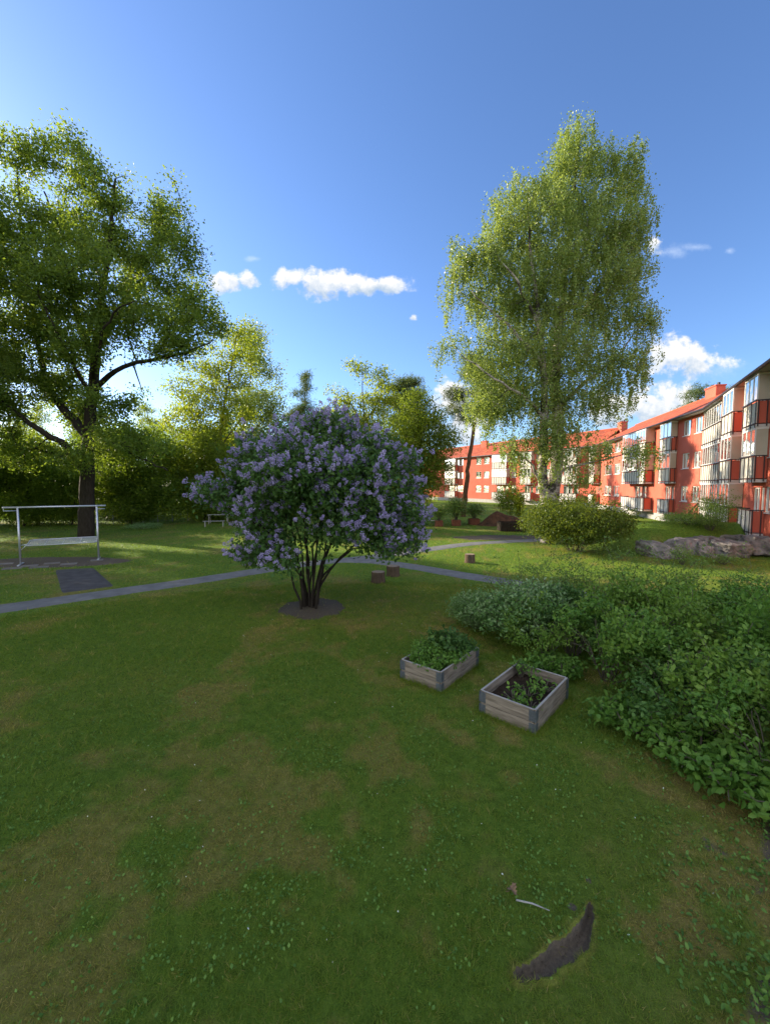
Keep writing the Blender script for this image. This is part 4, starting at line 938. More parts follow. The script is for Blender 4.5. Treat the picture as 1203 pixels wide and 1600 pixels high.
# tiny fallen petals
n = 130; x = -3 + rng.rand(n) * 7; y = 2.2 + rng.rand(n) * 9; ok, _ = grass_ok(x, y, 1); x, y = x[ok], y[ok]
V_, F_, t_ = rand_leaves(np.stack([x, y, H(x, y) + .035], 1), 0.016, DIAMOND, rng, up=2)
tag(np_mesh('fallen_petals', V_, F_, M['white_petal'], tint=np.ones(len(t_))), kind='stuff')

# ------------------------------------------------------------------ raised beds
def raised_bed(bed, label, seed, hgt=0.34, soil_z=0.20):
    f, u, v = bed; rnd = random.Random(seed); U = u / np.linalg.norm(u); Vv = v / np.linalg.norm(v); lu, lvn = np.linalg.norm(u), np.linalg.norm(v)
    z0 = hz(*f) - 0.03; ang = math.atan2(Vv[1], Vv[0])
    root = empty('raised_bed', (f[0], f[1], z0), label, 'planter', 'pallet collar planters on the lawn', ang)
    # local frame: +x along v (long side), +y along u
    s = 1 if (U[0] * -Vv[1] + U[1] * Vv[0]) > 0 else -1
    th = 0.022; hh = hgt / 2
    def side(cx, cy, L, alongx):
        m = MB()
        for k in range(2):
            tilt = (rnd.random() - .5) * .008
            d = (L, th, hh - 0.006) if alongx else (th, L, hh - 0.006)
            m.box((cx, cy + tilt if alongx else cy, k * hh + hh / 2), d)
        m.build('board_panel', M['wood'], root, bevel=0.003)
    side(lvn / 2, 0, lvn, True); side(lvn / 2, s * lu, lvn, True)
    side(0, s * lu / 2, lu - th - .004, False); side(lvn, s * lu / 2, lu - th - .004, False)
    # galvanised corner hinges
    for (cx, cy, sx, sy) in ((0, 0, 1, s), (lvn, 0, -1, s), (0, s * lu, 1, -s), (lvn, s * lu, -1, -s)):
        m = MB()
        for k in range(2):
            zc = k * hh + hh / 2
            m.box((cx + sx * .028, cy - sy * .0145, zc), (.085, .004, hh * .84)); m.box((cx - sx * .0145, cy + sy * .028, zc), (.004, .085, hh * .84))
            m.tube([(cx - sx * .016, cy - sy * .016, zc - hh * .42), (cx - sx * .016, cy - sy * .016, zc + hh * .42)], .007)
        m.build('corner_hinge', M['hinge'], root)
    # pale worn top edge
    m = MB(); zt = hgt - .001
    m.box((lvn / 2, 0, zt), (lvn, th + .004, .005)); m.box((lvn / 2, s * lu, zt), (lvn, th + .004, .005))
    m.box((0, s * lu / 2, zt + .0005), (th + .004, lu - th - .006, .005)); m.box((lvn, s * lu / 2, zt + .0005), (th + .004, lu - th - .006, .005))
    m.build('top_edge', M['bench_wood'], root)
    n = 24; X, Y_ = np.meshgrid(np.linspace(th / 2, lvn - th / 2, n), np.linspace(th / 2, lu - th / 2, n)); Y_ = Y_ * s
    Z = soil_z + .04 * (fbm(X + 5, Y_ + 5, .25, seed) - .5)
    i = (np.arange(n - 1)[:, None] * n + np.arange(n - 1)[None, :]).ravel()
    np_mesh('soil', np.stack([X.ravel(), Y_.ravel(), Z.ravel()], 1), np.stack([i, i + 1, i + n + 1, i + n], 1), M['soil'], root, smooth=True)
    def inside(a, b): p = f + v * a + u * b; return (p[0], p[1], z0 + soil_z)
    return inside
in1 = raised_bed(BED1, 'weathered wooden box planter overflowing with green plants', 3)
in2 = raised_bed(BED2, 'weathered grey wooden box planter with mostly bare soil and a few low plants', 4)
SM = dict(tpl=OVAL, stems=8, mind=.05)
g_ = 'plants growing in the box planters'
p1 = shrub('garden_plant', 'tall dark-leaved plant at the back of the overflowing box', in1(.72, .55), .32, .42, 60, 20, .085, M['lilac_leaf'], 91, g_, sig=.08, cat='plant', **SM)
p2 = shrub('garden_plant', 'low bright plant along the front of the overflowing box', in1(.25, .5), .32, .22, 90, 20, .05, M['shrub_leaf'], 92, g_, sig=.05, cat='plant', **SM)
copy_tree(p2, in1(.5, .35), 2.0, 1.05, 'low bright plant beside the right boards of the overflowing box')
copy_tree(p1, in1(.86, .25), 1.0, .6, 'smaller plant drooping over the far right corner of the overflowing box')
copy_tree(p2, in1(.55, .75), 4.0, 1.1, 'low bright plant at the left boards of the overflowing box')
for (x_, y_, r_, sc_, lab_) in ((3.15, 5.0, .3, 1.5, 'low weeds at the foot of the front shrub, nearest the hollow'), (3.45, 4.35, 1.4, 1.6, 'low weeds at the foot of the shrubs, between front tip and right frame edge'), (3.65, 3.75, 2.2, 1.7, 'low weeds at the right frame edge under the lowest shrub'), (2.75, 6.55, 3.1, 1.3, 'low weeds under the shrubs at the back right corner of the open planter box'), (4.0, 3.5, 4.2, 1.6, 'low weeds cut by the right frame edge, the nearest clump')):
    c_ = copy_tree(p2, at(x_, y_), r_, sc_, lab_); c_['group'] = 'weeds at the foot of the shrubs'
p3 = shrub('strawberry_plant', 'small plant in the front left of the bare-soil box', in2(.25, .55), .17, .12, 16, 12, .06, M['shrub_leaf'], 93, g_, sig=.05, cat='plant', **SM)
copy_tree(p3, in2(.45, .42), 1.5, 1.0, 'small plant in the centre of the bare-soil box')
copy_tree(p3, in2(.70, .25), 3.2, 1.1, 'leafiest plant, by the right boards of the bare-soil box')
copy_tree(p3, in2(.2, .2), 4.2, .8, 'tiny plant nearest the front corner of the bare-soil box')
p4 = shrub('garden_plant', 'thin upright plant in the back left corner of the bare-soil box', in2(.88, .85), .16, .26, 22, 12, .055, M['shrub_leaf'], 94, g_, sig=.06, cat='plant', **SM)

# ------------------------------------------------------------------ carpet-beating rack
a = np.array(RACK[0]); b = np.array(RACK[1]); za, zb = hz(*a), hz(*b)
ang = math.atan2(b[1] - a[1], b[0] - a[0]); Lr = np.linalg.norm(b - a)
rack = empty('carpet_beating_rack', (a[0], a[1], za), 'grey steel carpet-beating rack with a wire mesh shelf, on trampled ground', 'rack', None, ang)
hp = 2.22
for xx in (0, Lr):
    m = MB(); m.tube([(xx, 0, 0.03), (xx, 0, hp)], 0.036, 12); m.build('post', M['galv'], rack, smooth=True)
    m = MB(); m.box((xx, 0, 0.02), (0.07, 0.78, 0.04)); m.build('foot', M['galv'], rack, bevel=.005)
m = MB(); m.tube([(-0.45, 0, hp + .03), (Lr + .32, 0, hp + .03)], .034, 12); m.build('crossbar', M['galv'], rack, smooth=True)
for x0, x1 in ((-.41, -.02), (Lr + .02, Lr + .29)):
    m = MB(); m.tube([(x0, -.02, hp + .0), (x0, -.02, hp - .10), (x1, -.02, hp - .10)], .014, 8); m.build('hook_rail', M['galv'], rack, smooth=True)
shf = MB(); zs = .78; x0, x1, y0, y1 = .28, Lr - .02, -.50, .36; c_ = .12
fr = [(x0 + c_, y0, zs), (x1 - c_, y0, zs), (x1, y0 + c_, zs), (x1, y1 - c_, zs + .14), (x1 - c_, y1, zs + .14), (x0 + c_, y1, zs + .14), (x0, y1 - c_, zs + .14), (x0, y0 + c_, zs), (x0 + c_, y0, zs)]
shf.tube(fr, .016, 8)
for k in range(1, 4): xx = x0 + (x1 - x0) * k / 4; shf.tube([(xx, y0, zs), (xx, y1, zs + .14)], .012, 6)
shelf = shf.build('shelf', M['galv'], rack, smooth=True)
m = MB()
for k in range(70):
    xx = x0 + .03 + (x1 - x0 - .06) * k / 69; m.tube([(xx, y0, zs), (xx, y1, zs + .135)], .0035, 4, cap=False)
for k in range(16):
    t = k / 15; m.tube([(x0 + .02, y0 + (y1 - y0) * t, zs + .135 * t), (x1 - .02, y0 + (y1 - y0) * t, zs + .135 * t)], .0035, 4, cap=False)
m.build('wire_mesh', M['galv'], shelf)
m = MB(); m.tube([(.04, 0, zs - .02), (x0 + .02, 0, zs + .02)], .018, 8); m.tube([(.02, 0, zs - .22), (.22, 0, zs)], .012, 8); m.build('bracket', M['galv'], rack, smooth=True)
m = MB(); m.tube([(Lr - .04, 0, zs - .02), (Lr - .12, 0, zs + .02)], .018, 8); m.build('bracket', M['galv'], rack, smooth=True)
# old paving slabs under it
rnd = random.Random(5)
for i, (px, py, lab) in enumerate(((8, 881, 'paving slab at the left frame edge under the rack'), (62, 886, 'paving slab between rack foot and asphalt pad'), (46, 884, 'paving slab beside the left rack foot'), (82, 880, 'half-buried paving slab below the mesh shelf, left'),
                                    (108, 881, 'half-buried paving slab below the mesh shelf, right'), (152, 875, 'paving slab under the right rack foot'), (20, 888, 'small sunken slab left of the left rack foot'))):
    x, y = G(px, py); m = MB(); m.box((0, 0, .0), (.42 + .15 * rnd.random(), .38, .05)); o = m.build('paving_slab', M['slab'], bevel=.008)
    o.location = (x, y, hz(x, y) - .004 + .004 * rnd.random()); o.rotation_euler = (R(1.5 * rnd.random()), R(1.5 * rnd.random()), ang + .1 * rnd.random()); tag(o, lab, 'slab', 'old slabs under the rack')

# ------------------------------------------------------------------ stumps, small litter
def stump(px, py, r, h, label, seed):
    x, y = G(px, py); y += r * .7; rnd = random.Random(seed); root = empty('tree_stump', (x, y, hz(x, y)), label, 'stump', 'log stumps on the lawn')
    m = MB(); n = 20; rings = []
    prof = [(-.03, 1.1), (.25, 1.0), (.6, .96), (.96, .98), (1.0, .95)]
    ws = [1 + .10 * (rnd.random() - .5) for _ in range(n)]
    vs = [(math.cos(6.283 * k / n) * r * pr * ws[k], math.sin(6.283 * k / n) * r * pr * ws[k], h * zz) for zz, pr in prof for k in range(n)]
    fs = [(i * n + k, i * n + (k + 1) % n, (i + 1) * n + (k + 1) % n, (i + 1) * n + k) for i in range(len(prof) - 1) for k in range(n)]
    m.add(vs, fs); m.build('bark', M['stump'], root, smooth=True)
    m = MB(); m.add([(v[0], v[1], v[2] + .001) for v in vs[-n:]], [tuple(range(n))]); m.build('cut_top', M['stump_top'], root)
    return root
stump(591, 911, .22, .34, 'short log stump with pale cut top, the nearer of the two under the lilac edge', 1)
stump(614, 901, .22, .34, 'log stump, the farther of the two under the lilac edge', 2)
s3 = stump(735, 880, .20, .34, 'reddish split log stump alone between the two paths', 3)
# dead leaf: crumpled lobed outline
x, y = G(800, 1397); m = MB(); out_ = []
for k in range(22):
    a = 6.283 * k / 22; r = .025 + .012 * (k % 2) + .008 * math.sin(3 * a); out_.append((math.cos(a) * r * 1.3, math.sin(a) * r, .012 * math.sin(2 * a + 1) + .012))
m.add([(0, 0, .004)] + out_, [(0, 1 + k, 1 + (k + 1) % 22) for k in range(22)]); m.tube([(-.04, 0, .01), (-.075, .01, .02)], .0015, 5)
o = m.build('dead_leaf', M['leaf_brown']); o.location = (x, y, hz(x, y) + .03); o.rotation_euler = (.2, .1, .6); tag(o, 'curled brown dead leaf on the lawn above the pale stick', 'leaf')
x, y = G(806, 1414); x2, y2 = G(858, 1430); m = MB()
m.tube([(x, y, hz(x, y) + .035), ((x + x2) / 2, (y + y2) / 2 + .004, hz(x, y) + .042), (x2, y2, hz(x2, y2) + .032)], [.0065, .006, .003], 7)
o = m.build('stick', M['twig'], smooth=True); tag(o, 'pale straight stick lying on the lawn near the bare hollow', 'stick')

# ------------------------------------------------------------------ rocks
def rock(px, py, Y, sx, sy, sz, seed, label, rz=0.0, zoff=0.0):
    import bmesh
    bm = bmesh.new(); bmesh.ops.create_icosphere(bm, subdivisions=4, radius=1.0); rs_ = np.random.RandomState(seed)
    planes = [(unit(rs_.normal(size=3)), .55 + .3 * rs_.rand()) for _ in range(18)] + [(np.array((0, 0, 1.0)), .62)]
    for v_ in bm.verts:
        p_ = np.array(v_.co)
        for nn, dd in planes:
            e = p_ @ nn - dd
            if e > 0: p_ = p_ - nn * e * .96
        p_ *= .92 + .07 * math.sin(p_[0] * 9 + seed) * math.sin(p_[1] * 8) + .035 * math.sin(p_[2] * 17 + p_[0] * 11 + seed) + .02 * rs_.normal()
        v_.co = p_ * np.array((sx, sy, sz)) * 1.25
    me = bpy.data.meshes.new('boulder'); bm.to_mesh(me); bm.free(); me.materials.append(M['rock'])
    o = link_mesh('boulder', me); q = P(px, py, Y); o.location = (q[0], Y, q[2] + zoff); o.rotation_euler = (0, 0, rz)
    tag(o, label, 'rock', 'rocks of the stone ledge'); return o
rock(1022, 862, 17.9, .75, .9, .62, 1, 'grey boulder at the left end of the ledge, half under the bush')
rock(1062, 856, 18.6, .8, .8, .6, 2, 'broad flat boulder second from the left in the ledge')
rock(1052, 872, 17.4, .55, .5, .35, 3, 'low sloping slab in front of the broad flat boulder')
rock(1098, 858, 18.0, .40, .4, .45, 4, 'small reddish rock in the middle of the ledge')
rock(1105, 852, 18.9, .7, .6, .55, 5, 'dark rock behind the small reddish one')
rock(1112, 872, 17.5, .30, .3, .22, 6, 'small pale rock at the foot of the ledge')
rock(1142, 860, 17.9, .95, .8, .55, 7, 'long pale boulder right of the middle of the ledge', .2)
rock(1182, 854, 18.1, .7, .8, .6, 8, 'weathered boulder at the right frame edge')
rock(1160, 845, 19.2, .9, .6, .35, 9, 'thin flat rock on top at the right of the ledge')

# ------------------------------------------------------------------ soil mound, pit edge
x, y = G(785, 822)
n = 60; X, Y_ = np.meshgrid(np.linspace(-2.4, 2.6, n), np.linspace(-1.3, 1.6, n))
Z = 1.15 * np.exp(-((X + .3) / 1.0) ** 2 - ((Y_) / .7) ** 2) + .65 * np.exp(-((X - 1.2) / .8) ** 2 - ((Y_ - .2) / .7) ** 2) + .18 * (fbm(X + 9, Y_ + 9, .7, 3) - .5) + .08 * (fbm(X + 9, Y_ + 9, .2, 5) - .5)
Z = Z - .10 - .12 * smooth(np.hypot(X / 2.5, Y_ / 1.4) - .6)
i = (np.arange(n - 1)[:, None] * n + np.arange(n - 1)[None, :]).ravel()
o = np_mesh('soil_mound', np.stack([X.ravel(), Y_.ravel(), Z.ravel()], 1), np.stack([i, i + 1, i + n + 1, i + n], 1), M['red_soil'], smooth=True)
o.location = (x, y + .8, 0); tag(o, 'heap of reddish-brown soil dug up beyond the path, left of the wide bush', 'soil heap')
# dark timber-edged pit right of the mound
x, y = G(806, 832); root = empty('compost_bin', (x, y + .5, 0), 'dark low timber bin beside the soil heap, in front of the wide bush', 'compost bin')
for sx, sy, dx, dy in ((0, 0, 1.7, .05), (0, .95, 1.7, .05), (-.85, .475, .05, .85), (.85, .475, .05, .85)):
    m = MB()
    for k in range(3): m.box((sx, sy, .12 + .2 * k), (dx, dy, .185))
    m.build('board_panel', M['bark_dark'], root, bevel=.004)
m = MB(); m.box((0, .475, .25), (1.6, .88, .5)); m.build('soil', M['soil'], root)

# ------------------------------------------------------------------ planters behind
def bg_planter(px, py, w_, h_, bh, label, seed, src=None):
    x, y = G(px, py); root = empty('wooden_planter', (x, y + .2, hz(x, y)), label, 'planter', 'small reddish planters in a row')
    m = MB()
    for s_ in (-1, 1):
        m.box((0, s_ * (w_ / 2 - .015), h_ / 2), (w_, .03, h_)); m.box((s_ * (w_ / 2 - .015), 0, h_ / 2), (.03, w_ - .064, h_))
        for t_ in (-1, 1): m.box((s_ * (w_ / 2 + .012), t_ * (w_ / 2 - .04), h_ / 2 + .01), (.022, .06, h_ + .02))
    m.build('box_body', M['planter_red'], root, bevel=.004)
    m = MB(); m.box((0, 0, h_ * .85), (w_ - .07, w_ - .07, .02)); m.build('soil', M['soil'], root)
    return (x, y + .2, hz(x, y) + h_ * .86)
pl = [(651, 822, .5, .45, 'leftmost small reddish planter, nearest the maple'), (686, 823, .5, .45, 'second small reddish planter from the left'), (713, 822, .6, .45, 'third small reddish planter from the left, by the white table'), (741, 820, .75, .48, 'widest reddish planter, at the right end of the row')]
tops = [bg_planter(px, py, a_, b_, 1, lab, i) for i, (px, py, a_, b_, lab) in enumerate(pl)]
pb = shrub('potted_shrub', 'upright feathery shrub in the leftmost reddish planter', tops[0], .42, 1.5, 80, 26, .075, M['wisp_leaf'], 101, 'shrubs in the reddish planters', sig=.16, mind=.14, tpl=DIAMOND, cat='shrub')
for k, (t_, s_, lab) in enumerate(zip(tops[1:], ((1.2, 1.2, .8), (1.7, 1.5, 1.15), (1.9, 1.5, .85)), ('shrub in the second reddish planter, the lowest of the four', 'tall spreading shrub in the third reddish planter', 'broad dark shrub in the widest reddish planter'))):
    copy_tree(pb, t_, 1.3 * (k + 1), s_, lab)
# white garden table and benches
def table(name, px, py, L_, D_, h_, label, mm, rz=0.0, cat='table', grp=None):
    x, y = G(px, py); root = empty(name, (x, y, hz(x, y)), label, cat, grp, rz)
    m = MB()
    for k in range(4): m.box((0, -D_ / 2 + D_ * (k + .5) / 4, h_), (L_, D_ / 4 - .012, .035))
    m.build('tabletop' if cat == 'table' else 'seat', mm, root)
    for sx in (-1, 1):
        for sy in (-1, 1):
            m = MB(); m.box((sx * (L_ / 2 - .12), sy * (D_ / 2 - .05), h_ / 2 - .01), (.05, .05, h_ - .02)); m.build('leg', mm, root)
    return root
table('garden_table', 668, 817, 2.0, .8, .72, 'pale garden table among the reddish planters', M['bench_wood'])
bn = table('garden_bench', 666, 822, 1.8, .32, .42, 'low pale bench in front of the garden table', M['bench_wood'], 0, 'bench')
table('garden_table', 342, 818, 1.6, .8, .72, 'pale picnic table half hidden by the left side of the lilac', M['bench_wood'], .25)
table('garden_bench', 335, 823, 1.5, .30, .42, 'low pale bench beside the picnic table left of the lilac', M['bench_wood'], .25, 'bench')
# white-flowering patch
x, y = G(225, 826); fp = shrub('flowering_plant', 'low spreading plant with pale leaves on the lawn by the wood edge', at(x, y), 1.2, .34, 150, 20, .06, M['pale_leaf'], 103, None, sig=.12, mind=.14, cat='plant', stems=10)
rnd = random.Random(8)

# ------------------------------------------------------------------ wire fence along the wood
pts = [G(130, 822), G(200, 818), G(270, 815), G(340, 812), G(410, 812)]
f0 = pts[0]; root = empty('wire_fence', (f0[0], f0[1], 0), 'thin grey-green wire fence along the edge of the wood', 'fence')
m2 = MB()
for i in range(len(pts) - 1):
    p0, p1 = Vector((*pts[i], 0)) - Vector((f0[0], f0[1], 0)), Vector((*pts[i + 1], 0)) - Vector((f0[0], f0[1], 0)); n = 3
    for k in range(n + (i == len(pts) - 2)):
        q = p0.lerp(p1, k / n); m = MB(); m.tube([(q.x, q.y, 0), (q.x, q.y, 1.35)], .022, 6); m.build('post', M['hinge'], root)
    for k in range(9): z_ = .1 + .15 * k; m2.tube([(p0.x, p0.y, z_), (p1.x, p1.y, z_)], .004, 4, cap=False)
    for k in range(60): q = p0.lerp(p1, k / 60); m2.tube([(q.x, q.y, .1), (q.x, q.y, 1.3)], .003, 4, cap=False)
m2.build('wire_mesh', M['hinge'], root)

# ------------------------------------------------------------------ apartment buildings
S1a, S12, S2b, S3b = (14.9, 13.9), (22.3, 28.2), (28.5, 55.6), (3.5, 98.5)
FLOOR0, STEP = 0.85, 2.52; EAVE = 8.38
class Facade:
    """coordinates: s metres along the foot of the wall, n metres outwards, z up; local to the building's root"""
    def __init__(f, a, b, root):
        f.a = Vector((*a, 0)); f.b = Vector((*b, 0)); f.d = (f.b - f.a).normalized(); f.L = (f.b - f.a).length
        f.n = Vector((-f.d.y, f.d.x, 0)); f.root = root; f.off = root.location.copy(); f.off.z = 0
        if f.n.x > 0: f.n = -f.n
    def p(f, s, n, z): return f.a + f.d * s + f.n * n + Vector((0, 0, z)) - f.off
    def s_at(f, px, n=0.0):
        k = (px - 601.5) / F; dx, dy = k, 1.0      # ray in plan (good enough near the horizon)
        A = f.a + f.n * n; D = f.d
        # A + s D = t (dx,dy)
        det = D.x * (-dy) - D.y * (-dx)
        return ((-A.x) * (-dy) - (-A.y) * (-dx)) / det
    def box(f, m, s0, s1, n0, n1, z0, z1, mi=0):
        q = [f.p(s, n, z) for z in (z0, z1) for (s, n) in ((s0, n0), (s1, n0), (s1, n1), (s0, n1))]
        m.add(q, [(0, 3, 2, 1), (4, 5, 6, 7), (0, 1, 5, 4), (1, 2, 6, 5), (2, 3, 7, 6), (3, 0, 4, 7)], mi)
    def wall(f, m, s0, s1, z0, z1, holes, depth=.16):
        ss = sorted({s0, s1, *[h[0] for h in holes], *[h[1] for h in holes]}); zs_ = sorted({z0, z1, *[h[2] for h in holes], *[h[3] for h in holes]})
        for i in range(len(ss) - 1):
            for j in range(len(zs_) - 1):
                cs, cz = (ss[i] + ss[i + 1]) / 2, (zs_[j] + zs_[j + 1]) / 2
                if any(h[0] < cs < h[1] and h[2] < cz < h[3] for h in holes): continue
                m.add([f.p(ss[i], 0, zs_[j]), f.p(ss[i + 1], 0, zs_[j]), f.p(ss[i + 1], 0, zs_[j + 1]), f.p(ss[i], 0, zs_[j + 1])], [(0, 1, 2, 3)])
        for (a, b, c, d) in holes:
            for q in (((a, c), (b, c)), ((b, c), (b, d)), ((b, d), (a, d)), ((a, d), (a, c))):
                (u0, v0), (u1, v1) = q
                m.add([f.p(u0, 0, v0), f.p(u1, 0, v1), f.p(u1, -depth, v1), f.p(u0, -depth, v0)], [(0, 1, 2, 3)])
NWIN = 0
def window(f, s0, s1, z0, z1, seed, door=False):
    rnd = random.Random(seed); m = MB(); w_ = .065; d0, d1 = -.12, -.055
    f.box(m, s0, s0 + w_, d0, d1, z0, z1); f.box(m, s1 - w_, s1, d0, d1, z0, z1)
    f.box(m, s0 + w_, s1 - w_, d0, d1, z0, z0 + w_); f.box(m, s0 + w_, s1 - w_, d0, d1, z1 - w_, z1)
    if s1 - s0 > .9: c = (s0 + s1) / 2; f.box(m, c - .04, c + .04, d0, d1 - .004, z0 + w_, z1 - w_)
    if not door: f.box(m, s0 - .04, s1 + .04, -.055, .045, z0 - .045, z0 - .002)      # sill
    fr = m.build('window', M['white'], f.root)
    m = MB(); q = [f.p(s0 + w_, -.09, z0 + w_), f.p(s1 - w_, -.09, z0 + w_), f.p(s1 - w_, -.09, z1 - w_), f.p(s0 + w_, -.09, z1 - w_)]; m.add(q, [(0, 1, 2, 3)]); m.build('pane', M['glass'], fr)
    m = MB(); cw = (s1 - s0) * (.2 + .22 * rnd.random()); cz = z0 + (z1 - z0) * rnd.choice((.0, .0, .35, .55))
    f.box(m, s0 + .03, s0 + cw, -.22, -.20, z0, z1); f.box(m, s1 - cw, s1 - .03, -.22, -.20, z0, z1); f.box(m, s0 + cw + .003, s1 - cw - .003, -.221, -.205, max(cz, z0 + .6 * (z1 - z0)), z1)
    m.build('curtain', M['curtain'], fr)
def balcony(f, s0, s1, k, seed, glazed=True, prot=0.85, zt=None, cream=True):
    """s0 near end, s1 far end"""
    rnd = random.Random(seed); z0 = FLOOR0 + STEP * k; zt = zt or z0 + STEP - .14; n1 = prot
    m = MB(); f.box(m, s0, s1, .002, n1, z0 - .14, z0); sl = m.build('balcony', M['slab_edge'], f.root)
    rail = MB(); zr = z0 + 1.06; t = .028; e = n1 - .03
    def post(s, n, za, zb, tt=t): f.box(rail, s - tt, s + tt, n - tt, n + tt, za, zb)
    nb = max(3, int((s1 - s0) / .55))
    for i in range(nb + 1): post(s0 + .04 + (s1 - s0 - .08) * i / nb, e + .045, z0 - .16, zr, .014)
    for i in range(2): post(s0 - .02, .12 + i * (e - .16), z0 - .1, zr, .02); post(s1 + .02, .12 + i * (e - .16), z0 - .1, zr, .02)
    f.box(rail, s0 - .04, s1 + .04, e + .02, e + .075, zr, zr + .05); f.box(rail, s0 - .045, s0 + .005, .02, e + .018, zr, zr + .05); f.box(rail, s1 - .005, s1 + .045, .02, e + .018, zr, zr + .05)
    f.box(rail, s0, s1, e + .024, e + .07, z0 + .03, z0 + .07)
    rail.build('railing', M['rail'], sl)
    m = MB(); f.box(m, s0 + .02, s1 - .02, e - .012, e + .012, z0 + .05, zr - .03); m.build('railing_panel', M['curtain'] if k else M['slab_edge'], sl)
    for (ea, eb) in ((s0 + .005, s0 + .025), (s1 - .025, s1 - .005)):
        m = MB(); f.box(m, ea, eb, .02, e - .015, z0 + .05, zr - .02); m.build('end_panel', M['plaster'] if k or cream else M['cream'], sl)
    # back wall door
    if glazed:
        m = MB(); zb = zr + .055; w_ = .035; nn = max(3, int((s1 - s0) / .62))
        f.box(m, s0, s1, e - .02, e + .02, zt - .09, zt); f.box(m, s0, s1, e - .018, e + .018, zb, zb + .05)
        f.box(m, s0 + .001, s0 + .04, .01, e - .021, zt - .09, zt - .001); f.box(m, s1 - .04, s1 - .001, .01, e - .021, zt - .09, zt - .001)
        for i in range(nn + 1):
            s = s0 + w_ + (s1 - s0 - 2 * w_) * i / nn; f.box(m, s - w_, s + w_, e - .022, e + .022, zb + .052, zt - .092)
        fr = m.build('glazing_frame', M['white'], sl)
        m = MB()
        m.add([f.p(s0, e, zb + .05), f.p(s1, e, zb + .05), f.p(s1, e, zt - .09), f.p(s0, e, zt - .09)], [(0, 1, 2, 3)])
        m.build('glazing', M['glass'], sl)
        m = MB(); f.box(m, s0 + .008, s0 + .022, .03, e - .03, zb, zt - .1); m.build('end_screen', M['cream'], sl)
        m = MB(); nc = nn
        for i in range(nc):
            if rnd.random() < (.75 if seed < 500 else .35):
                a = s0 + .05 + (s1 - s0 - .1) * i / nc; f.box(m, a, a + (s1 - s0) / nc * .8, e - .12, e - .10, zb, zt - .12)
        if m.v: m.build('curtain', M['curtain'], sl)
def roof_part(name_root, segs, depth=9.5, over=.55):
    pass
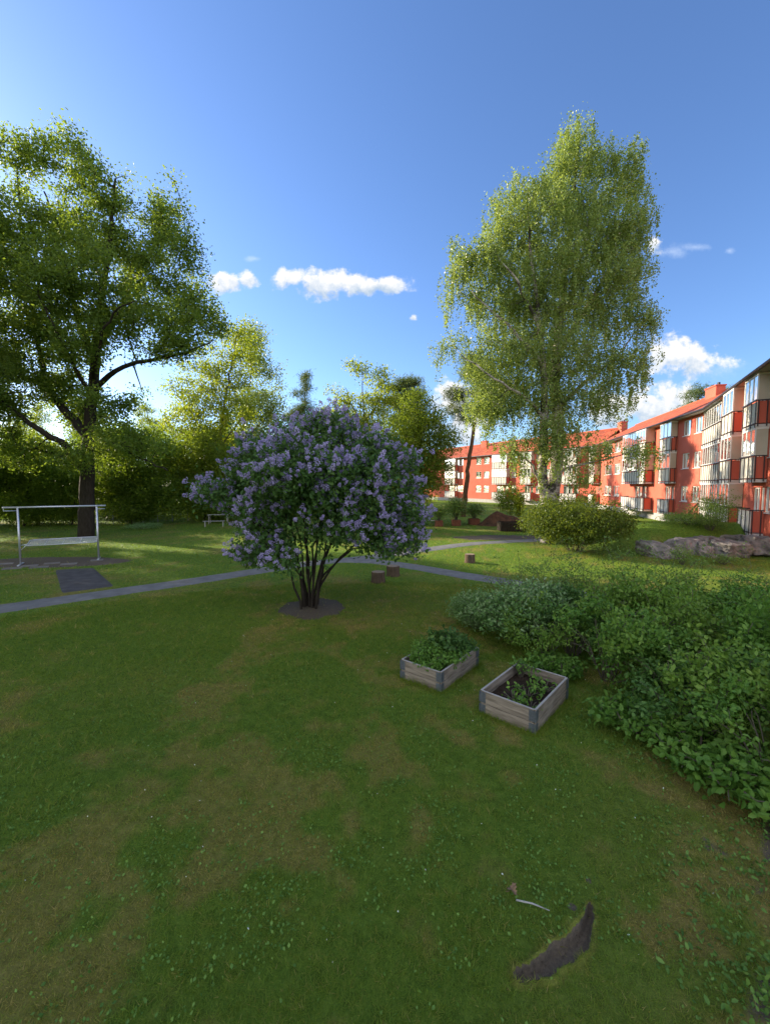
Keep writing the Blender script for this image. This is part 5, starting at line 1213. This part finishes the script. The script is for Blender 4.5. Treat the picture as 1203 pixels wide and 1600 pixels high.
def build_block(root, facs, bays, wins, seed, depth=9.5):
    """facs: connected facades; bays (fi,s0,s1); wins (fi,s0,s1)"""
    wm = MB(); pm = MB()
    for fi, f in enumerate(facs):
        holes = []
        for (a, s0, s1) in wins:
            if a == fi:
                for k in range(3): z = FLOOR0 + 1.0 + STEP * k; holes.append((s0, s1, z, z + 1.18))
        for (a, s0, s1) in bays:
            if a == fi:
                for k in range(3):
                    z = FLOOR0 + STEP * k + .04; c = (s0 + s1) / 2; wd_ = min(.8, (s1 - s0) * .22)
                    holes.append((c - wd_ * 1.9, c - wd_ * .8, z, z + 2.1)); holes.append((c - wd_ * .55, c + wd_ * 1.7, z + .75, z + 2.1))
        holes = [h for h in holes if h[0] > .02 and h[1] < f.L - .02]
        f.wall(wm, 0, f.L, .62, EAVE, holes)
        pm.add([f.p(0, -.03, -.5), f.p(f.L, -.03, -.5), f.p(f.L, -.03, .62), f.p(0, -.03, .62)], [(0, 1, 2, 3)])
        pm.add([f.p(0, -.03, .62), f.p(f.L, -.03, .62), f.p(f.L, 0, .62), f.p(0, 0, .62)], [(0, 1, 2, 3)])
        for j, h in enumerate(holes): window(f, *h, seed * 1000 + fi * 100 + j, door=(h[3] - h[2] > 1.9))
    # end walls and back walls
    f0, fl = facs[0], facs[-1]
    for f, s in ((f0, 0), (fl, fl.L)):
        wm.add([f.p(s, 0, -.5), f.p(s, -depth, -.5), f.p(s, -depth, EAVE), f.p(s, -depth / 2, EAVE + 2.5), f.p(s, 0, EAVE)], [(0, 1, 2, 3, 4)])
    wm.build('wall', M['plaster'], root)
    pm.build('plinth', M['plinth'], root)
    bm_ = MB(); rm = MB()
    # mitred joints between neighbouring facades
    def joint(i, n):
        if i == 0: return facs[0].p(-.4, n, 0)
        if i == len(facs): return facs[-1].p(facs[-1].L + .4, n, 0)
        fa, fb = facs[i - 1], facs[i]; A = fa.p(0, n, 0); Bp = fb.p(0, n, 0); d1, d2 = fa.d, fb.d
        det = d1.x * (-d2.y) + d2.x * d1.y; t = ((Bp.x - A.x) * (-d2.y) + d2.x * (Bp.y - A.y)) / det
        return A + d1 * t
    rim = []
    me_uv = []
    rfv, rff, ruv = [], [], []
    for i, f in enumerate(facs):
        e0, e1 = joint(i, .55), joint(i + 1, .55); r0, r1 = joint(i, -depth / 2), joint(i + 1, -depth / 2); b0, b1 = joint(i, -depth - .5), joint(i + 1, -depth - .5)
        ze, zr = EAVE - .03, EAVE + 2.65
        for (p0, p1, p2, p3, za, zb) in ((e0, e1, r1, r0, ze, zr), (r0, r1, b1, b0, zr, ze)):
            o = len(rfv); rfv += [(p0.x, p0.y, za), (p1.x, p1.y, za), (p2.x, p2.y, zb), (p3.x, p3.y, zb)]; rff.append((o, o + 1, o + 2, o + 3))
            L_ = (p1 - p0).length; D_ = math.hypot(depth / 2, 2.7); s = i * 31.7; ruv += [(s, 0), (s + L_, 0), (s + L_, D_), (s, D_)]
        # soffit and dark gutter
        w0, w1 = joint(i, .0), joint(i + 1, .0); u = Vector((0, 0, ze - .10))
        bm_.add([w0 + u, w1 + u, e1 + u, e0 + u], [(0, 1, 2, 3)])
        g_ = MB(); c0, c1 = joint(i, .60), joint(i + 1, .60); z_ = Vector((0, 0, ze - .04)); g_.tube([c0 + z_, c1 + z_], .085, 8); g_.build('gutter', M['gutter'], root, smooth=False)
        bm_.add([e0 + u, e1 + u, e1 + Vector((0, 0, ze - .005)), e0 + Vector((0, 0, ze - .005))], [(0, 1, 2, 3)])
        # back wall
        k0, k1 = joint(i, -depth), joint(i + 1, -depth); bm_.add([k0 + Vector((0, 0, -.5)), k1 + Vector((0, 0, -.5)), k1 + Vector((0, 0, ze - .1)), k0 + Vector((0, 0, ze - .1))], [(0, 1, 2, 3)])
        # dark interior wall
        m0, m1 = joint(i, -1.4), joint(i + 1, -1.4); rm.add([m0, m1, m1 + Vector((0, 0, EAVE)), m0 + Vector((0, 0, EAVE))], [(0, 1, 2, 3)])
        for k in range(3):
            z = Vector((0, 0, FLOOR0 + STEP * k - .02)); q0, q1 = joint(i, -.02), joint(i + 1, -.02); rm.add([q0 + z, q1 + z, m1 + z, m0 + z], [(0, 1, 2, 3)])
    me = bpy.data.meshes.new('roof'); me.from_pydata(rfv, [], rff); ul = me.uv_layers.new(name='UVMap')
    for li, lp in enumerate(me.loops): ul.data[li].uv = ruv[lp.vertex_index]
    me.materials.append(M['tiles']); me.update(); rf = link_mesh('roof', me, root)
    bm_.build('soffit', M['plinth'], root); rm.build('interior', M['room'], root)
    # ridge capping and snow rail
    m = MB()
    for i in range(len(facs)):
        r0, r1 = joint(i, -depth / 2), joint(i + 1, -depth / 2); z = Vector((0, 0, EAVE + 2.65)); m.tube([r0 + z, r1 + z], .12, 8)
    m.build('ridge', M['tiles'], rf)
    return rf
def chimney(f, rf, px, w_, l_, h_, n=-4.3):
    s = f.s_at(px, n); m = MB(); f.box(m, s - l_ / 2, s + l_ / 2, n - w_ / 2, n + w_ / 2, EAVE + 1.2, EAVE + 2.3 + h_); f.box(m, s - l_ / 2 - .06, s + l_ / 2 + .06, n - w_ / 2 - .06, n + w_ / 2 + .06, EAVE + 2.3 + h_ + .001, EAVE + 2.4 + h_)
    m.build('chimney', M['plaster'], rf)
    for k in (-.3, .3):
        m = MB(); c = f.p(s + l_ * k, n, EAVE + 2.4 + h_); m.tube([c, c + Vector((0, 0, .25))], .11, 8); m.build('chimney_pot', M['gutter'], rf)

near = empty('apartment_building', (*S12, 0), 'three-storey red plaster apartment block with glazed balconies and tiled roof, right edge of the picture', 'building')
fA = Facade(S1a, S12, near); fB = Facade(S12, S2b, near)
def rng_px(f, pa, pb, n=0.0):
    a, b = f.s_at(pa, n), f.s_at(pb, n); return (min(a, b), max(a, b))
P_ = .85; PROT = {0: .5, 1: .65, 2: .35, 3: .5, 4: .8, 5: .8}
facs = [fA, fB]; bays, wins = [], []
def add_bay(fi, px_near, px_far, open_ground=False):
    s0, s1 = rng_px(facs[fi], px_near, px_far, PROT.get(len(bays), P_)); bays.append((fi, s0, s1)); return s0, s1
def add_win(fi, pa, pb): wins.append((fi, *rng_px(facs[fi], pa, pb)))
print('fA', fA.L, 's at 1120', fA.s_at(1120), fA.s_at(1150), fA.s_at(1190)); print('fB', fB.L, fB.s_at(1060), fB.s_at(970), fB.s_at(940))
add_bay(0, 1173, 1153); add_bay(0, 1136, 1120.5); add_bay(0, 1119, 1090.5)
add_win(0, 1203, 1194)
wl = [(1091, 1080), (1073, 1062)]
for pa, pb in wl:
    s0, s1 = rng_px(fB, pa, pb); 
    if s0 > 0.1: wins.append((1, s0, s1))
    else: add_win(0, pa, pb)
add_bay(1, 1043, 1026); add_bay(1, 1004, 969)
add_win(1, 966.5, 957.5); add_win(1, 953.5, 943)
add_bay(1, 926, 918)
rf = build_block(near, facs, bays, wins, 1)
for j, (fi, s0, s1) in enumerate(bays):
    for k in range(3):
        balcony(facs[fi], s0, s1, k, j * 10 + k, glazed=(k > 0 or j in (1, 2)), prot=PROT.get(j, P_), zt=(EAVE - .17 if k == 2 else None), cream=(j % 2 == 0 or k != 1))
chimney(fB, rf, 1108, .7, 1.7, .8, -4.3); chimney(fB, rf, 968, .75, 1.6, 1.0, -3.8); 

farb = empty('apartment_building', (*S2b, 0), 'far red apartment block behind the birch and the leaning pine', 'building')
fC = Facade(S2b, S3b, farb)
facs2 = [fC]; b2, w2 = [], []
def c_rng(pa, pb, n=0.0): return rng_px(fC, pa, pb, n)
bay_px = [(899, 870), (828, 811), (790, 767), (710, 694)]
for pa, pb in bay_px: b2.append((0, *c_rng(pa, pb, P_)))
for pa, pb in ((860, 852), (844, 836), (806, 798), (763, 755), (751, 743), (723, 713)): w2.append((0, *c_rng(pa, pb)))
print('fC', fC.L, [tuple(round(q, 1) for q in b) for b in b2], [tuple(round(q, 1) for q in b) for b in w2])
rf2 = build_block(farb, facs2, b2, w2, 2)
for j, (fi, s0, s1) in enumerate(b2):
    for k in range(3): balcony(fC, s0, s1, k, 500 + j * 10 + k, glazed=k > 0, prot=P_, zt=(EAVE - .17 if k == 2 else None))
chimney(fC, rf2, 756, .7, 1.4, .7, -3.5)

# red timber props leaning at the foot of the wall
pr0 = G(1060, 815, .35); m = MB(); s = fB.s_at(1086)
q0 = P(1060, 814, 27.5); q1 = P(1085, 786, 27.8)
root = empty('timber_prop', (q0[0], 27.5, 0), 'slanting dark red timber frame at the foot of the near flats', 'prop')
o_ = Vector((q0[0], 27.5, 0)); gz = hz(q0[0], 27.5)
m.tube([Vector((q0[0], 27.5, gz)) - o_, Vector((q1[0], 27.5, q1[2])) - o_], .05, 6); m.build('brace', M['planter_red'], root)
for px in (1079, 1086):
    m = MB(); q2 = P(px, 815, 27.5); m.tube([Vector((q2[0], 27.5, gz)) - o_, Vector((q1[0] - .1 * (1086 - px) / 7, 27.5, q1[2] - .3 * (1086 - px) / 7)) - o_], .04, 6); m.build('post', M['planter_red'], root)
